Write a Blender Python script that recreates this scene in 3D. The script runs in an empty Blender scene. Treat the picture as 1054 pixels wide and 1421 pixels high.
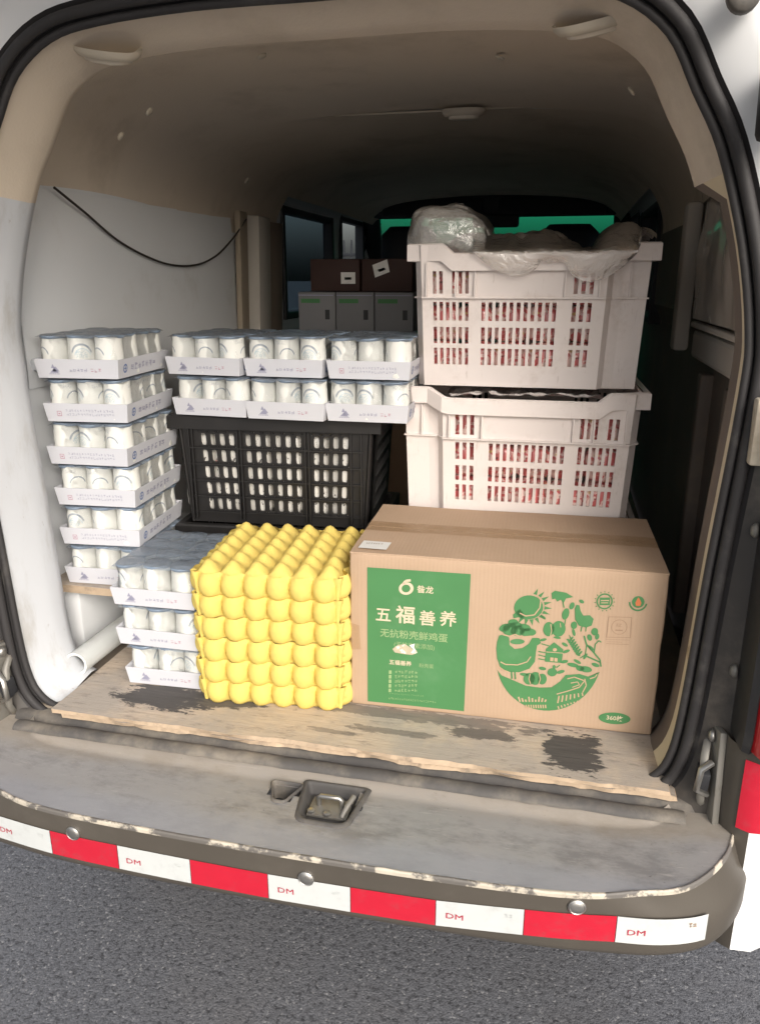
import bpy, bmesh, math, random
from mathutils import Vector, Matrix, noise
R = math.radians
rnd = random.Random(7)
S = bpy.context.scene
COL = S.collection

# ------------------------------------------------------------------ camera, world, sun, exposure
cam_d = bpy.data.cameras.new('camera')
cam = bpy.data.objects.new('camera', cam_d); COL.objects.link(cam)
cam_d.sensor_fit = 'VERTICAL'; cam_d.sensor_height = 34.56; cam_d.lens = 25.97
cam_d.clip_start = 0.02; cam_d.clip_end = 2000
cam.location = (0, 0, 1.55)
cam.rotation_euler = (R(90 - 16.9), 0, R(12.8))
S.camera = cam

W = bpy.data.worlds.new('World'); S.world = W; W.use_nodes = True
wn, wl = W.node_tree.nodes, W.node_tree.links
bg = wn['Background']
sky = wn.new('ShaderNodeTexSky'); sky.sky_type = 'NISHITA'; sky.sun_disc = False
SUN_EL, SUN_AZ = 30, 148          # azimuth clockwise from +Y: behind the camera, to the right
sky.sun_elevation = R(SUN_EL); sky.sun_rotation = R(SUN_AZ)
sky.dust_density = 6; sky.air_density = 1.2; sky.ozone_density = 1.0
hsv = wn.new('ShaderNodeHueSaturation'); hsv.inputs['Saturation'].default_value = 0.42
wl.new(sky.outputs[0], hsv.inputs['Color']); wl.new(hsv.outputs[0], bg.inputs['Color'])
bg.inputs['Strength'].default_value = 0.15

sun_d = bpy.data.lights.new('sun', 'SUN'); sun = bpy.data.objects.new('sun', sun_d); COL.objects.link(sun)
sun_d.energy = 0.55; sun_d.angle = R(24); sun_d.color = (1, .95, .88)
az, el = R(SUN_AZ), R(SUN_EL)
sv = Vector((math.sin(az) * math.cos(el), math.cos(az) * math.cos(el), math.sin(el)))
sun.rotation_euler = (-sv).to_track_quat('-Z', 'Y').to_euler()
sun.location = sv * 20
S.view_settings.view_transform = 'Standard'; S.view_settings.look = 'None'
S.view_settings.exposure = 0.72; S.view_settings.gamma = 1
S.cycles.max_bounces = 10; S.cycles.diffuse_bounces = 5; S.cycles.transparent_max_bounces = 24
S.cycles.use_denoising = True

# ------------------------------------------------------------------ materials
class G:
    def __init__(s, name):
        s.m = bpy.data.materials.new(name); s.m.use_nodes = True
        s.n = s.m.node_tree.nodes; s.l = s.m.node_tree.links
        s.b = s.n['Principled BSDF']; s.out = s.n['Material Output']
        s.tc = s.n.new('ShaderNodeTexCoord')
    def put(s, sock, v):
        if hasattr(v, 'links'): s.l.new(v, sock)
        else: sock.default_value = v
    def math(s, op, a, b=0.0, c=None, clamp=False):
        n = s.n.new('ShaderNodeMath'); n.operation = op; n.use_clamp = clamp
        s.put(n.inputs[0], a); s.put(n.inputs[1], b)
        if c is not None: s.put(n.inputs[2], c)
        return n.outputs[0]
    def co(s, kind='Object', scale=(1, 1, 1), loc=(0, 0, 0)):
        n = s.n.new('ShaderNodeMapping'); s.l.new(s.tc.outputs[kind], n.inputs[0])
        n.inputs['Scale'].default_value = scale; n.inputs['Location'].default_value = loc
        return n.outputs[0]
    def noise(s, scale, detail=4, rough=.55, vec=None, dist=0.0):
        n = s.n.new('ShaderNodeTexNoise'); n.inputs['Scale'].default_value = scale
        n.inputs['Detail'].default_value = detail; n.inputs['Roughness'].default_value = rough
        n.inputs['Distortion'].default_value = dist
        s.l.new(vec if vec is not None else s.tc.outputs['Object'], n.inputs['Vector'])
        return n.outputs['Fac']
    def step(s, v, a, b):
        n = s.n.new('ShaderNodeMapRange'); n.interpolation_type = 'SMOOTHSTEP'; n.clamp = True
        s.put(n.inputs[0], v); n.inputs[1].default_value = a; n.inputs[2].default_value = b
        return n.outputs[0]
    def mix(s, f, a, b):
        n = s.n.new('ShaderNodeMix'); n.data_type = 'RGBA'
        s.put(n.inputs[0], f)
        for k, v in ((6, a), (7, b)):
            if hasattr(v, 'links'): s.l.new(v, n.inputs[k])
            else: n.inputs[k].default_value = (*v[:3], 1)
        return n.outputs[2]
    def xyz(s, vec=None):
        n = s.n.new('ShaderNodeSeparateXYZ'); s.l.new(vec if vec is not None else s.tc.outputs['Object'], n.inputs[0])
        return n.outputs
    def bump(s, h, strength=.3, dist=.002):
        n = s.n.new('ShaderNodeBump'); n.inputs['Strength'].default_value = strength; n.inputs['Distance'].default_value = dist
        s.put(n.inputs['Height'], h); s.l.new(n.outputs[0], s.b.inputs['Normal'])
    def base(s, c): 
        if hasattr(c, 'links'): s.l.new(c, s.b.inputs['Base Color'])
        else: s.b.inputs['Base Color'].default_value = (*c[:3], 1)
    def set(s, **k):
        for a, v in k.items(): s.put(s.b.inputs[a.replace('_', ' ')], v)

def mul(c, f): return tuple(min(1, x * f) for x in c[:3])
def plain(name, c, rough=.6, var=.12, scale=14, bump=0.0, bscale=120, dirt=None, dscale=5, dth=(.5, .75), metallic=0.0, coat=0.0, spec=.5):
    g = G(name)
    col = g.mix(g.noise(scale, 5), mul(c, 1 - var), mul(c, 1 + var))
    if dirt: col = g.mix(g.step(g.noise(dscale, 8, .65), *dth), col, dirt)
    g.base(col)
    g.set(Roughness=g.math('ADD', g.math('MULTIPLY', g.noise(scale * 2, 3), .2), rough - .1), Metallic=metallic, Coat_Weight=coat, Specular_IOR_Level=spec)
    if bump: g.bump(g.noise(bscale, 4), bump)
    return g.m

def film(name, tint, alpha, gloss_rough=.12, scale=30, bump=.5, bd=.01, diff=(.8, .8, .8), haze=.12):
    g = G(name)
    tr = g.n.new('ShaderNodeBsdfTransparent'); tr.inputs[0].default_value = (*tint, 1)
    gl = g.n.new('ShaderNodeBsdfGlossy'); gl.inputs['Roughness'].default_value = gloss_rough
    df = g.n.new('ShaderNodeBsdfDiffuse'); df.inputs[0].default_value = (*diff, 1)
    bp = g.n.new('ShaderNodeBump'); bp.inputs['Strength'].default_value = bump; bp.inputs['Distance'].default_value = bd
    g.l.new(g.noise(scale, 5, .6, dist=1.2), bp.inputs['Height'])
    for x in (gl, df): g.l.new(bp.outputs[0], x.inputs['Normal'])
    m1 = g.n.new('ShaderNodeMixShader'); m2 = g.n.new('ShaderNodeMixShader')
    m1.inputs[0].default_value = haze; g.l.new(tr.outputs[0], m1.inputs[1]); g.l.new(df.outputs[0], m1.inputs[2])
    fr = g.n.new('ShaderNodeFresnel'); fr.inputs[0].default_value = 1.45; g.l.new(bp.outputs[0], fr.inputs['Normal'])
    g.l.new(g.math('MULTIPLY', fr.outputs[0], alpha, clamp=True), m2.inputs[0])
    g.l.new(m1.outputs[0], m2.inputs[1]); g.l.new(gl.outputs[0], m2.inputs[2])
    g.l.new(m2.outputs[0], g.out.inputs[0])
    return g.m

M = {}
# asphalt
g = G('asphalt')
v = g.n.new('ShaderNodeTexVoronoi'); v.inputs['Scale'].default_value = 210; g.l.new(g.tc.outputs['Object'], v.inputs['Vector'])
cr = g.n.new('ShaderNodeSeparateColor'); g.l.new(v.outputs['Color'], cr.inputs[0])
c = g.mix(cr.outputs[0], (.090, .092, .103), (.148, .152, .168))
c = g.mix(g.step(cr.outputs[1], .93, .99), c, (.25, .25, .26))
c = g.mix(g.step(g.noise(2.2, 6), .45, .75), c, (.135, .134, .142))
c = g.mix(g.step(g.noise(75, 6, .7), .50, .64), c, (.045, .046, .052))
c = g.mix(g.math('MULTIPLY', g.step(g.noise(1.1, 5, .6), .48, .70), .35), c, (.055, .055, .06))
g.base(c); g.set(Roughness=.8)
hh = g.math('ADD', g.math('MULTIPLY', v.outputs['Distance'], -.5), g.math('MULTIPLY', g.noise(75, 6, .7), -1.4))
g.bump(hh, .6, .004); M['asphalt'] = g.m

M['white_paint'] = plain('white_paint', (.74, .75, .76), .35, .04, 6, coat=.4, dirt=(.45, .43, .40), dscale=4, dth=(.62, .85))
g = G('white_panel')
c = g.mix(g.noise(5, 6), (.50, .515, .545), (.58, .60, .63))
c = g.mix(g.math('MULTIPLY', g.step(g.noise(7, 9, .7, vec=g.co(scale=(2.2, 2.2, .6))), .50, .72), .65), c, (.36, .345, .32))
c = g.mix(g.math('MULTIPLY', g.step(g.noise(60, 4, .7, vec=g.co(scale=(1, 1, .35))), .66, .74), .7), c, (.24, .21, .18))
g.base(c); g.set(Roughness=.42); g.bump(g.noise(14, 3), .12, .004); M['white_panel'] = g.m
M['wall_panel'] = plain('wall_panel', (.72, .735, .75), .5, .06, 3, dirt=(.52, .50, .47), dscale=3, dth=(.55, .85), bump=.1, bscale=6)
M['headliner'] = plain('headliner', (.64, .55, .445), .85, .06, 4, bump=.25, bscale=160, dirt=(.52, .44, .345), dscale=3.5, dth=(.48, .72))
M['beige_trim'] = plain('beige_trim', (.52, .46, .37), .55, .08, 6, dirt=(.35, .29, .21), dscale=8, dth=(.55, .8))
M['cover_tan'] = plain('cover_tan', (.30, .25, .19), .75, .15, 6, bump=.3, bscale=12)
M['cover_grey'] = plain('cover_grey', (.42, .39, .35), .75, .15, 6, bump=.3, bscale=12)
M['cover_brown'] = plain('cover_brown', (.18, .14, .11), .75, .15, 6, bump=.3, bscale=12)
M['cream_edge'] = plain('cream_edge', (.66, .57, .40), .6, .08, 8, dirt=(.32, .22, .12), dscale=14, dth=(.58, .75))
M['brown_gloss'] = plain('brown_gloss', (.60, .54, .48), .17, .15, 5, bump=.25, bscale=9, coat=.6)
M['dark_cavity'] = plain('dark_cavity', (.15, .12, .098), .7, .25, 6, dirt=(.21, .16, .115), dscale=6)
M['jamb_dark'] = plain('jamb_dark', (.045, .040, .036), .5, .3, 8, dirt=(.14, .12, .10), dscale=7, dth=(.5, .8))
M['dark_trim'] = plain('dark_trim', (.025, .026, .03), .6, .2, 8)
M['black_plastic'] = plain('black_plastic', (.022, .022, .024), .45, .2, 10, dirt=(.09, .085, .08), dscale=9, dth=(.55, .85))
M['rubber'] = plain('rubber', (.026, .024, .025), .68, .25, 12, dirt=(.12, .11, .10), dscale=10, dth=(.55, .9))
M['dusty_rubber'] = plain('dusty_rubber', (.07, .066, .064), .7, .25, 12, dirt=(.24, .21, .17), dscale=7, dth=(.40, .75), bump=.3, bscale=60)
M['steel'] = plain('steel', (.42, .41, .39), .4, .12, 20, metallic=.9, dirt=(.2, .16, .12), dscale=18, dth=(.55, .8))
M['dull_metal'] = plain('dull_metal', (.22, .21, .19), .55, .2, 16, metallic=.4, dirt=(.12, .09, .06), dscale=22, dth=(.5, .8))
M['red_lens'] = plain('red_lens', (.42, .012, .015), .12, .08, 10, coat=.8)
M['lamp_lens'] = plain('lamp_lens', (.62, .55, .45), .3, .05, 10)
M['floor_metal'] = plain('floor_metal', (.20, .165, .13), .75, .25, 5, dirt=(.30, .23, .16), dscale=5, dth=(.45, .75), bump=.3, bscale=30)
M['tape_red'] = plain('tape_red', (.48, .012, .032), .36, .08, 40, coat=.2, dirt=(.40, .035, .05), dscale=34, dth=(.50, .75))
M['tape_white'] = plain('tape_white', (.53, .55, .545), .35, .05, 40, dirt=(.44, .45, .445), dscale=22, dth=(.5, .8))
M['print_red'] = plain('print_red', (.42, .02, .05), .5)
M['pvc'] = plain('pvc', (.60, .62, .61), .4, .05, 12, dirt=(.36, .34, .30), dscale=8)
M['cable'] = plain('cable', (.03, .024, .02), .5)
M['tray_card'] = plain('tray_card', (.57, .575, .615), .55, .035, 10, bump=.05, bscale=60)
M['ink_grey'] = plain('ink_grey', (.30, .30, .40), .7)
M['ink_blue'] = plain('ink_blue', (.10, .16, .36), .7)
M['ink_rose'] = plain('ink_rose', (.45, .25, .32), .7)
g = G('lid_foil'); nz = g.noise(45, 5, .6, dist=.8)
g.base(g.mix(nz, (.11, .16, .235), (.32, .39, .48))); g.set(Roughness=.38, Metallic=.25); g.bump(g.noise(60, 4, dist=1), .5, .004); M['lid_foil'] = g.m
M['film'] = film('shrink_film', (.985, .988, .99), .8, .10, 22, .7, .012, (.8, .83, .86), .03)
M['film_blue'] = film('film_top', (.90, .93, .97), 1.1, .14, 26, .9, .012, (.46, .54, .64), .36)
M['bag'] = film('clear_bag', (.97, .97, .955), 3.8, .10, 20, .6, .012, (.92, .88, .82), .30)
g = G('bag_green'); M['bag_liner'] = film('bag_liner', (.95, .93, .92), 3.0, .12, 26, .6, .012, (.88, .83, .78), .42)
# yogurt cup with a printed blue arc: position measured round the cup's own axis
g = G('cup_white')
x, y, z = g.xyz()
ang = g.math('MULTIPLY', g.math('ARCTAN2', y, x), .029)
def arc(a0, z0, r, w):
    da = g.math('SUBTRACT', ang, a0); dz = g.math('SUBTRACT', z, z0)
    d = g.math('SQRT', g.math('ADD', g.math('MULTIPLY', da, da), g.math('MULTIPLY', dz, dz)))
    ring = g.math('SUBTRACT', 1, g.step(g.math('ABSOLUTE', g.math('SUBTRACT', d, r)), w * .6, w), clamp=True)
    return g.math('MULTIPLY', ring, g.step(dz, r * .05, r * .35))
a1 = arc(.0, .046, .021, .0027); a2 = arc(.002, .042, .0165, .0014)
a1 = g.math('MAXIMUM', a1, arc(.070, .043, .017, .0018))
da = g.math('ABSOLUTE', ang); dz = g.math('ABSOLUTE', g.math('SUBTRACT', z, .047))
blk = g.math('MULTIPLY', g.math('SUBTRACT', 1, g.step(da, .010, .014)), g.math('SUBTRACT', 1, g.step(dz, .006, .010)))
txt = g.math('MULTIPLY', blk, g.step(g.noise(420, 2), .48, .58))
da2 = g.math('ABSOLUTE', g.math('SUBTRACT', ang, .055))
t2 = g.math('MULTIPLY', g.math('MULTIPLY', g.math('SUBTRACT', 1, g.step(da2, .012, .014)), g.math('SUBTRACT', 1, g.step(g.math('ABSOLUTE', g.math('SUBTRACT', z, .072)), .003, .005))), g.step(g.noise(500, 2), .45, .6))
c = g.mix(g.noise(20), (.72, .725, .685), (.78, .78, .75))
c = g.mix(g.math('MULTIPLY', txt, .6), c, (.30, .45, .52))
c = g.mix(g.math('MULTIPLY', g.math('MULTIPLY', a1, g.math('ADD', .35, g.math('MULTIPLY', g.noise(90, 2), .8)), clamp=True), .85), c, (.10, .16, .25))
c = g.mix(g.math('MULTIPLY', a2, .5), c, (.35, .50, .62))
c = g.mix(g.math('MULTIPLY', t2, .5), c, (.35, .38, .42))
g.base(c); g.set(Roughness=.34, Specular_IOR_Level=.5); M['cup'] = g.m
# cardboard
g = G('kraft')
x, y, z = g.xyz()
wv = g.n.new('ShaderNodeTexWave'); wv.inputs['Scale'].default_value = 42; wv.bands_direction = 'X'; wv.inputs['Distortion'].default_value = .4
g.l.new(g.co(), wv.inputs['Vector'])
c = g.mix(g.noise(7, 6), (.385, .268, .178), (.46, .328, .226))
c = g.mix(g.math('MULTIPLY', g.step(g.noise(240, 3, vec=g.co(scale=(1, 1, 3))), .55, .75), .25), c, (.33, .21, .125))
c = g.mix(g.math('MULTIPLY', wv.outputs['Fac'], .05), c, (.33, .21, .12))
c = g.mix(g.math('MULTIPLY', g.step(g.noise(9, 8, .7), .60, .78), .35), c, (.30, .19, .11))
g.base(c); g.set(Roughness=.78); g.bump(g.math('ADD', g.math('MULTIPLY', wv.outputs['Fac'], .25), g.noise(8, 3)), .12, .006); M['kraft'] = g.m
M['kraft_edge'] = plain('kraft_edge', (.50, .36, .245), .8, .12, 30)
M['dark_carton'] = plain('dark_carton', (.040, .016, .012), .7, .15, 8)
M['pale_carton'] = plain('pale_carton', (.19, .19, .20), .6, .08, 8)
M['print_green'] = plain('print_green', (.060, .20, .070), .6, .10, 12, dirt=(.090, .23, .098), dscale=9, dth=(.5, .8))
M['print_pale'] = plain('print_pale', (.60, .50, .36), .75, .06, 20)
M['print_dim'] = plain('print_dim', (.28, .38, .18), .75, .1, 20)
M['print_kraft'] = plain('print_kraft', (.45, .305, .195), .78, .08, 7)
M['print_orange'] = plain('print_orange', (.55, .16, .06), .7)
M['print_mark'] = plain('print_mark', (.30, .20, .13), .75)
M['sticker'] = plain('sticker', (.72, .71, .68), .45, .03, 10)
M['torn'] = plain('torn_paper', (.46, .40, .28), .85, .2, 90, dirt=(.75, .72, .66), dscale=60, dth=(.55, .6))
M['packing_tape'] = film('packing_tape', (.985, .945, .87), .30, .25, 40, .4, .006, (.55, .42, .29), .10)
M['egg_yellow'] = plain('egg_yellow', (.69, .535, .145), .9, .05, 18, bump=.45, bscale=300, dirt=(.58, .44, .13), dscale=14, dth=(.52, .80), spec=.2)
M['crate_white'] = plain('crate_white', (.66, .58, .545), .42, .04, 9, dirt=(.50, .41, .36), dscale=9, dth=(.52, .80), bump=.08, bscale=50)
g = G('crate_white')
c = g.mix(g.noise(9, 5), (.67, .605, .575), (.75, .68, .65))
c = g.mix(g.math('MULTIPLY', g.step(g.noise(9, 8, .7), .50, .74), .55), c, (.46, .375, .325))
c = g.mix(g.math('MULTIPLY', g.step(g.noise(30, 6, .7, vec=g.co(scale=(3, 3, .5))), .60, .72), .45), c, (.40, .33, .29))
c = g.mix(g.math('MULTIPLY', g.step(g.noise(24, 6, .75, vec=g.co(scale=(.4, 1, 4))), .62, .70), .4), c, (.80, .74, .70))
g.base(c); g.set(Roughness=g.math('ADD', .30, g.math('MULTIPLY', g.noise(20, 4), .25)), Subsurface_Weight=.0); g.bump(g.noise(50, 4), .10); M['crate_white'] = g.m
M['crate_black'] = plain('crate_black', (.013, .012, .012), .42, .2, 12, dirt=(.030, .026, .023), dscale=9, dth=(.55, .85))
g = G('red_packet')
n1 = g.noise(55, 4, .6, dist=.6); n2 = g.noise(30, 2)
c = g.mix(g.step(n1, .44, .56), (.62, .14, .14), (.88, .68, .63))
c = g.mix(g.step(n2, .62, .68), c, (.72, .52, .20)); c = g.mix(g.step(g.noise(42, 3), .66, .70), c, (.22, .05, .05))
g.base(c); g.set(Roughness=.3, Coat_Weight=.4); M['red_packet'] = g.m
g = G('milk_packet')
c = g.mix(g.step(g.noise(95, 3, .6, vec=g.co(scale=(1.2, 1.2, .7))), .60, .64), (.68, .66, .62), (.10, .095, .09))
c = g.mix(g.step(g.noise(16, 2, vec=g.co(loc=(3, 1, 2))), .74, .77), c, (.55, .06, .05))
g.base(c); g.set(Roughness=.3, Coat_Weight=.3); M['milk_packet'] = g.m
# plywood floor with black worn-off patches (shapes of their own)
g = G('plywood')
x, y, z = g.xyz()
grain = g.noise(9, 9, .68, vec=g.co(scale=(1.1, 14, 6)), dist=.5)
fine = g.noise(26, 6, .6, vec=g.co(scale=(1, 20, 10)))
c = g.mix(grain, (.34, .275, .215), (.60, .50, .40))
c = g.mix(g.math('MULTIPLY', g.step(fine, .50, .72), .45), c, (.22, .155, .105))
c = g.mix(g.math('MULTIPLY', g.step(g.noise(5, 8, .7), .40, .60), .75), c, (.33, .30, .27))
c = g.mix(g.math('MULTIPLY', g.step(g.noise(13, 9, .75, vec=g.co(scale=(1, 3, 1))), .52, .66), .6), c, (.16, .14, .125))
wob = g.noise(16, 8, .7, vec=g.co(scale=(1, 2.2, 1))); wob2 = g.noise(40, 6, .7, vec=g.co(scale=(.8, 3, 1)))
mask = None
for cx, cy, rx, ry, wgt in ((-.40, -.452, .10, .050, 1), (-.29, -.43, .10, .045, .9), (.440, -.470, .052, .066, 1), (.27, -.447, .06, .018, .8), (.10, -.475, .09, .010, .55), (-.02, -.50, .05, .008, .5), (-.28, -.38, .2, .05, .8), (.10, -.41, .28, .02, .6)):
    dx = g.math('DIVIDE', g.math('SUBTRACT', x, cx), rx); dy = g.math('DIVIDE', g.math('SUBTRACT', y, cy), ry)
    p = g.math('POWER', g.math('ADD', g.math('POWER', g.math('ABSOLUTE', dx), 4), g.math('POWER', g.math('ABSOLUTE', dy), 4)), .25)
    d = g.math('ADD', p, g.math('MULTIPLY', g.math('SUBTRACT', wob, .5), 2.1)); d = g.math('ADD', d, g.math('MULTIPLY', g.math('SUBTRACT', wob2, .5), 1.6))
    k = g.math('MULTIPLY', g.math('SUBTRACT', 1, g.step(d, .86, 1.0)), wgt)
    mask = k if mask is None else g.math('MAXIMUM', mask, k)
c = g.mix(mask, c, g.mix(grain, (.030, .028, .028), (.11, .10, .095)))
g.base(c); g.set(Roughness=.75); g.bump(g.math('ADD', grain, g.math('MULTIPLY', mask, .3)), .45, .004); M['plywood'] = g.m
M['wood_edge'] = plain('wood_edge', (.42, .32, .225), .85, .35, 25, dirt=(.20, .16, .12), dscale=18, dth=(.5, .7), bump=.3, bscale=80)
# bumper plastic under dust, bluish sheen painted in along the outer edge
g = G('bumper_plastic')
x, y, z = g.xyz()
big = g.noise(4.5, 9, .66, vec=g.co(scale=(1, 1.6, 1))); sm = g.noise(26, 6, .7, vec=g.co(scale=(.8, 1.8, 1)))
c = g.mix(big, (.21, .205, .205), (.33, .325, .325))
c = g.mix(g.math('MULTIPLY', g.step(g.math('ADD', big, g.math('MULTIPLY', sm, .5)), .70, .92), .8), c, (.155, .152, .155))
c = g.mix(g.math('MULTIPLY', g.step(g.noise(55, 5, .7), .58, .75), .35), c, (.34, .31, .27))
c = g.mix(g.math('MULTIPLY', g.step(g.noise(120, 3), .70, .76), .6), c, (.04, .04, .04))
c = g.mix(g.math('MULTIPLY', g.step(g.noise(20, 7, .75, vec=g.co(scale=(.5, 6, 1))), .58, .68), .55), c, (.40, .385, .365))
c = g.mix(g.math('MULTIPLY', g.step(g.noise(9, 9, .8, vec=g.co(scale=(1, 2, 1), loc=(4, 2, 0))), .54, .66), .35), c, (.115, .108, .102))
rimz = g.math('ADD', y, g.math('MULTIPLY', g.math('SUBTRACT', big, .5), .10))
c = g.mix(g.math('MULTIPLY', g.math('SUBTRACT', 1, g.step(rimz, 1.02, 1.07)), .7), c, (.27, .278, .305))  # less dusty outer zone, its bluish sky sheen put into the colour
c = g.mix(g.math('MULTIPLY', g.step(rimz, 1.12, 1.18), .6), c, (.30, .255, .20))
g.base(c); g.set(Roughness=g.math('ADD', .22, g.math('MULTIPLY', sm, .45))); g.bump(g.noise(220, 3), .12, .002); M['bumper'] = g.m
M['bumper_face'] = plain('bumper_face', (.080, .070, .058), .45, .15, 6, dirt=(.105, .093, .078), dscale=9, dth=(.5, .85), bump=.06, bscale=200)
M['bumper_worn'] = plain('bumper_worn', (.50, .45, .37), .6, .35, 30, dirt=(.13, .12, .11), dscale=16, dth=(.47, .54))
def glass(name, tint, rough=.02):
    g = G(name)
    tr = g.n.new('ShaderNodeBsdfTransparent'); tr.inputs[0].default_value = (*tint, 1)
    gl = g.n.new('ShaderNodeBsdfGlossy'); gl.inputs['Roughness'].default_value = rough
    ms = g.n.new('ShaderNodeMixShader'); fr = g.n.new('ShaderNodeFresnel'); fr.inputs[0].default_value = 1.5
    g.l.new(fr.outputs[0], ms.inputs[0]); g.l.new(tr.outputs[0], ms.inputs[1]); g.l.new(gl.outputs[0], ms.inputs[2]); g.l.new(ms.outputs[0], g.out.inputs[0])
    return g.m
M['glass_green'] = glass('windscreen_glass', (.03, .50, .27))
M['glass_tint'] = glass('tinted_glass', (.10, .14, .17))
M['glass_clear'] = glass('door_glass', (.72, .76, .80))
M['glass_dark'] = glass('privacy_glass', (.05, .05, .055))

# ------------------------------------------------------------------ mesh helpers
def link(o, parent=None, world=False):
    COL.objects.link(o)
    if parent is not None:
        o.parent = parent
        if world: o.matrix_parent_inverse = Matrix.Translation(-Vector(parent.location))
    return o
def mk(name, verts, faces, mat, parent=None, smooth=False, mi=None, world=False, flat_angle=None):
    me = bpy.data.meshes.new(name); me.from_pydata([tuple(v) for v in verts], [], faces); me.update()
    for m in (mat if isinstance(mat, (list, tuple)) else [mat]): me.materials.append(M[m])
    if mi: me.polygons.foreach_set('material_index', mi)
    if smooth: me.polygons.foreach_set('use_smooth', [True] * len(me.polygons))
    if flat_angle: me.set_sharp_from_angle(angle=R(flat_angle))
    return link(bpy.data.objects.new(name, me), parent, world)
def from_bm(name, bm, mat, parent=None, smooth=False, world=False, flat_angle=None):
    me = bpy.data.meshes.new(name); bmesh.ops.recalc_face_normals(bm, faces=bm.faces); bm.to_mesh(me); bm.free()
    me.materials.append(M[mat])
    if smooth: me.polygons.foreach_set('use_smooth', [True] * len(me.polygons))
    if flat_angle: me.set_sharp_from_angle(angle=R(flat_angle))
    return link(bpy.data.objects.new(name, me), parent, world)
def bm_box(bm, c, s, rot=None, bevel=0.0, seg=2, taper=1.0):
    t = bmesh.new(); bmesh.ops.create_cube(t, size=1)
    for v in t.verts:
        k = taper if v.co.z < 0 else 1
        v.co = Vector((v.co.x * s[0] * k, v.co.y * s[1] * k, v.co.z * s[2]))
    if bevel: bmesh.ops.bevel(t, geom=t.edges[:], offset=bevel, segments=seg, affect='EDGES', profile=.5)
    mtx = Matrix.Translation(c) @ (rot.to_matrix().to_4x4() if rot else Matrix())
    vm = [bm.verts.new(mtx @ v.co) for v in t.verts]
    for f in t.faces: bm.faces.new([vm[v.index] for v in f.verts])
    t.free()
from mathutils import Euler
def box(name, c, s, mat, parent=None, rot=None, bevel=.003, seg=2, world=False, taper=1.0):
    bm = bmesh.new(); bm.verts.index_update()
    bm_box(bm, c, s, Euler(rot) if rot else None, bevel, seg, taper)
    return from_bm(name, bm, mat, parent, world=world, smooth=bool(bevel), flat_angle=35 if bevel else None)
def loft(rings, closed=False, flip=False):
    n = len(rings[0]); V = [p for r in rings for p in r]; F = []
    for i in range(len(rings) - 1):
        for j in range(n if closed else n - 1):
            a, b = i * n + j, i * n + (j + 1) % n
            f = (a, b, b + n, a + n)
            F.append(f[::-1] if flip else f)
    return V, F
def tube(name, pts, r, mat, parent=None, seg=8, closed=False, world=False, caps=True, rf=None):
    pts = [Vector(p) for p in pts]; n = len(pts); rings = []; prev = None
    for i, p in enumerate(pts):
        a = pts[(i - 1) % n] if closed or i else pts[0]; b = pts[(i + 1) % n] if closed or i < n - 1 else pts[-1]
        t = (b - a).normalized()
        if prev is None: u = t.orthogonal().normalized()
        else: u = (prev - t * prev.dot(t)).normalized()
        prev = u; w = t.cross(u); rr = r * (rf(i / (n - 1)) if rf else 1)
        rings.append([p + (u * math.cos(2 * math.pi * k / seg) + w * math.sin(2 * math.pi * k / seg)) * rr for k in range(seg)])
    if closed: rings.append(rings[0])
    V, F = loft(rings, True)
    if caps and not closed: F.append(tuple(range(seg))[::-1]); F.append(tuple(range(len(V) - seg, len(V))))
    return mk(name, V, F, mat, parent, True, world=world, flat_angle=60)
def disc_lathe(prof, seg=24):
    """prof: (r, z) list, lathe round z; returns verts, faces"""
    rings = [[(r * math.cos(2 * math.pi * k / seg), r * math.sin(2 * math.pi * k / seg), z) for k in range(seg)] for r, z in prof]
    V, F = loft(rings, True)
    F.append(tuple(range(seg))[::-1]); F.append(tuple(range(len(V) - seg, len(V))))
    return V, F
def cells(us, vs, hole, fn):
    """a plate of grid cells with holes; fn(u, v, w) -> point, w in {0, 1} for the two faces"""
    nu, nv = len(us), len(vs); V = []; F = []; idx = {}; side = []
    def vid(i, j, w):
        k = (i, j, w)
        if k not in idx: idx[k] = len(V); V.append(fn(us[i], vs[j], w))
        return idx[k]
    sol = lambda i, j: 0 <= i < nu - 1 and 0 <= j < nv - 1 and not hole((us[i] + us[i + 1]) / 2, (vs[j] + vs[j + 1]) / 2)
    for i in range(nu - 1):
        for j in range(nv - 1):
            if not sol(i, j): continue
            F.append([vid(i, j, 0), vid(i + 1, j, 0), vid(i + 1, j + 1, 0), vid(i, j + 1, 0)]); side.append(0)
            F.append([vid(i, j, 1), vid(i, j + 1, 1), vid(i + 1, j + 1, 1), vid(i + 1, j, 1)]); side.append(1)
            for (di, dj, p, q) in ((-1, 0, (i, j), (i, j + 1)), (1, 0, (i + 1, j + 1), (i + 1, j)), (0, -1, (i + 1, j), (i, j)), (0, 1, (i, j + 1), (i + 1, j + 1))):
                if not sol(i + di, j + dj):
                    F.append([vid(*p, 0), vid(*q, 0), vid(*q, 1), vid(*p, 1)]); side.append(2)
    return V, F, side
def empty(name, loc, rz=0, label=None, cat=None, group=None):
    o = bpy.data.objects.new(name, None); COL.objects.link(o); o.empty_display_size = .05
    o.location = loc; o.rotation_euler = (0, 0, R(rz))
    return tag(o, label, cat, group)
def tag(o, label=None, cat=None, group=None, kind=None):
    for k, v in (('label', label), ('category', cat), ('group', group), ('kind', kind)):
        if v: o[k] = v
    return o
def copy_tree(o, parent=None):
    c = o.copy(); COL.objects.link(c); c.parent = parent
    for ch in o.children: copy_tree(ch, c)
    return c
_tc = {}
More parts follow.
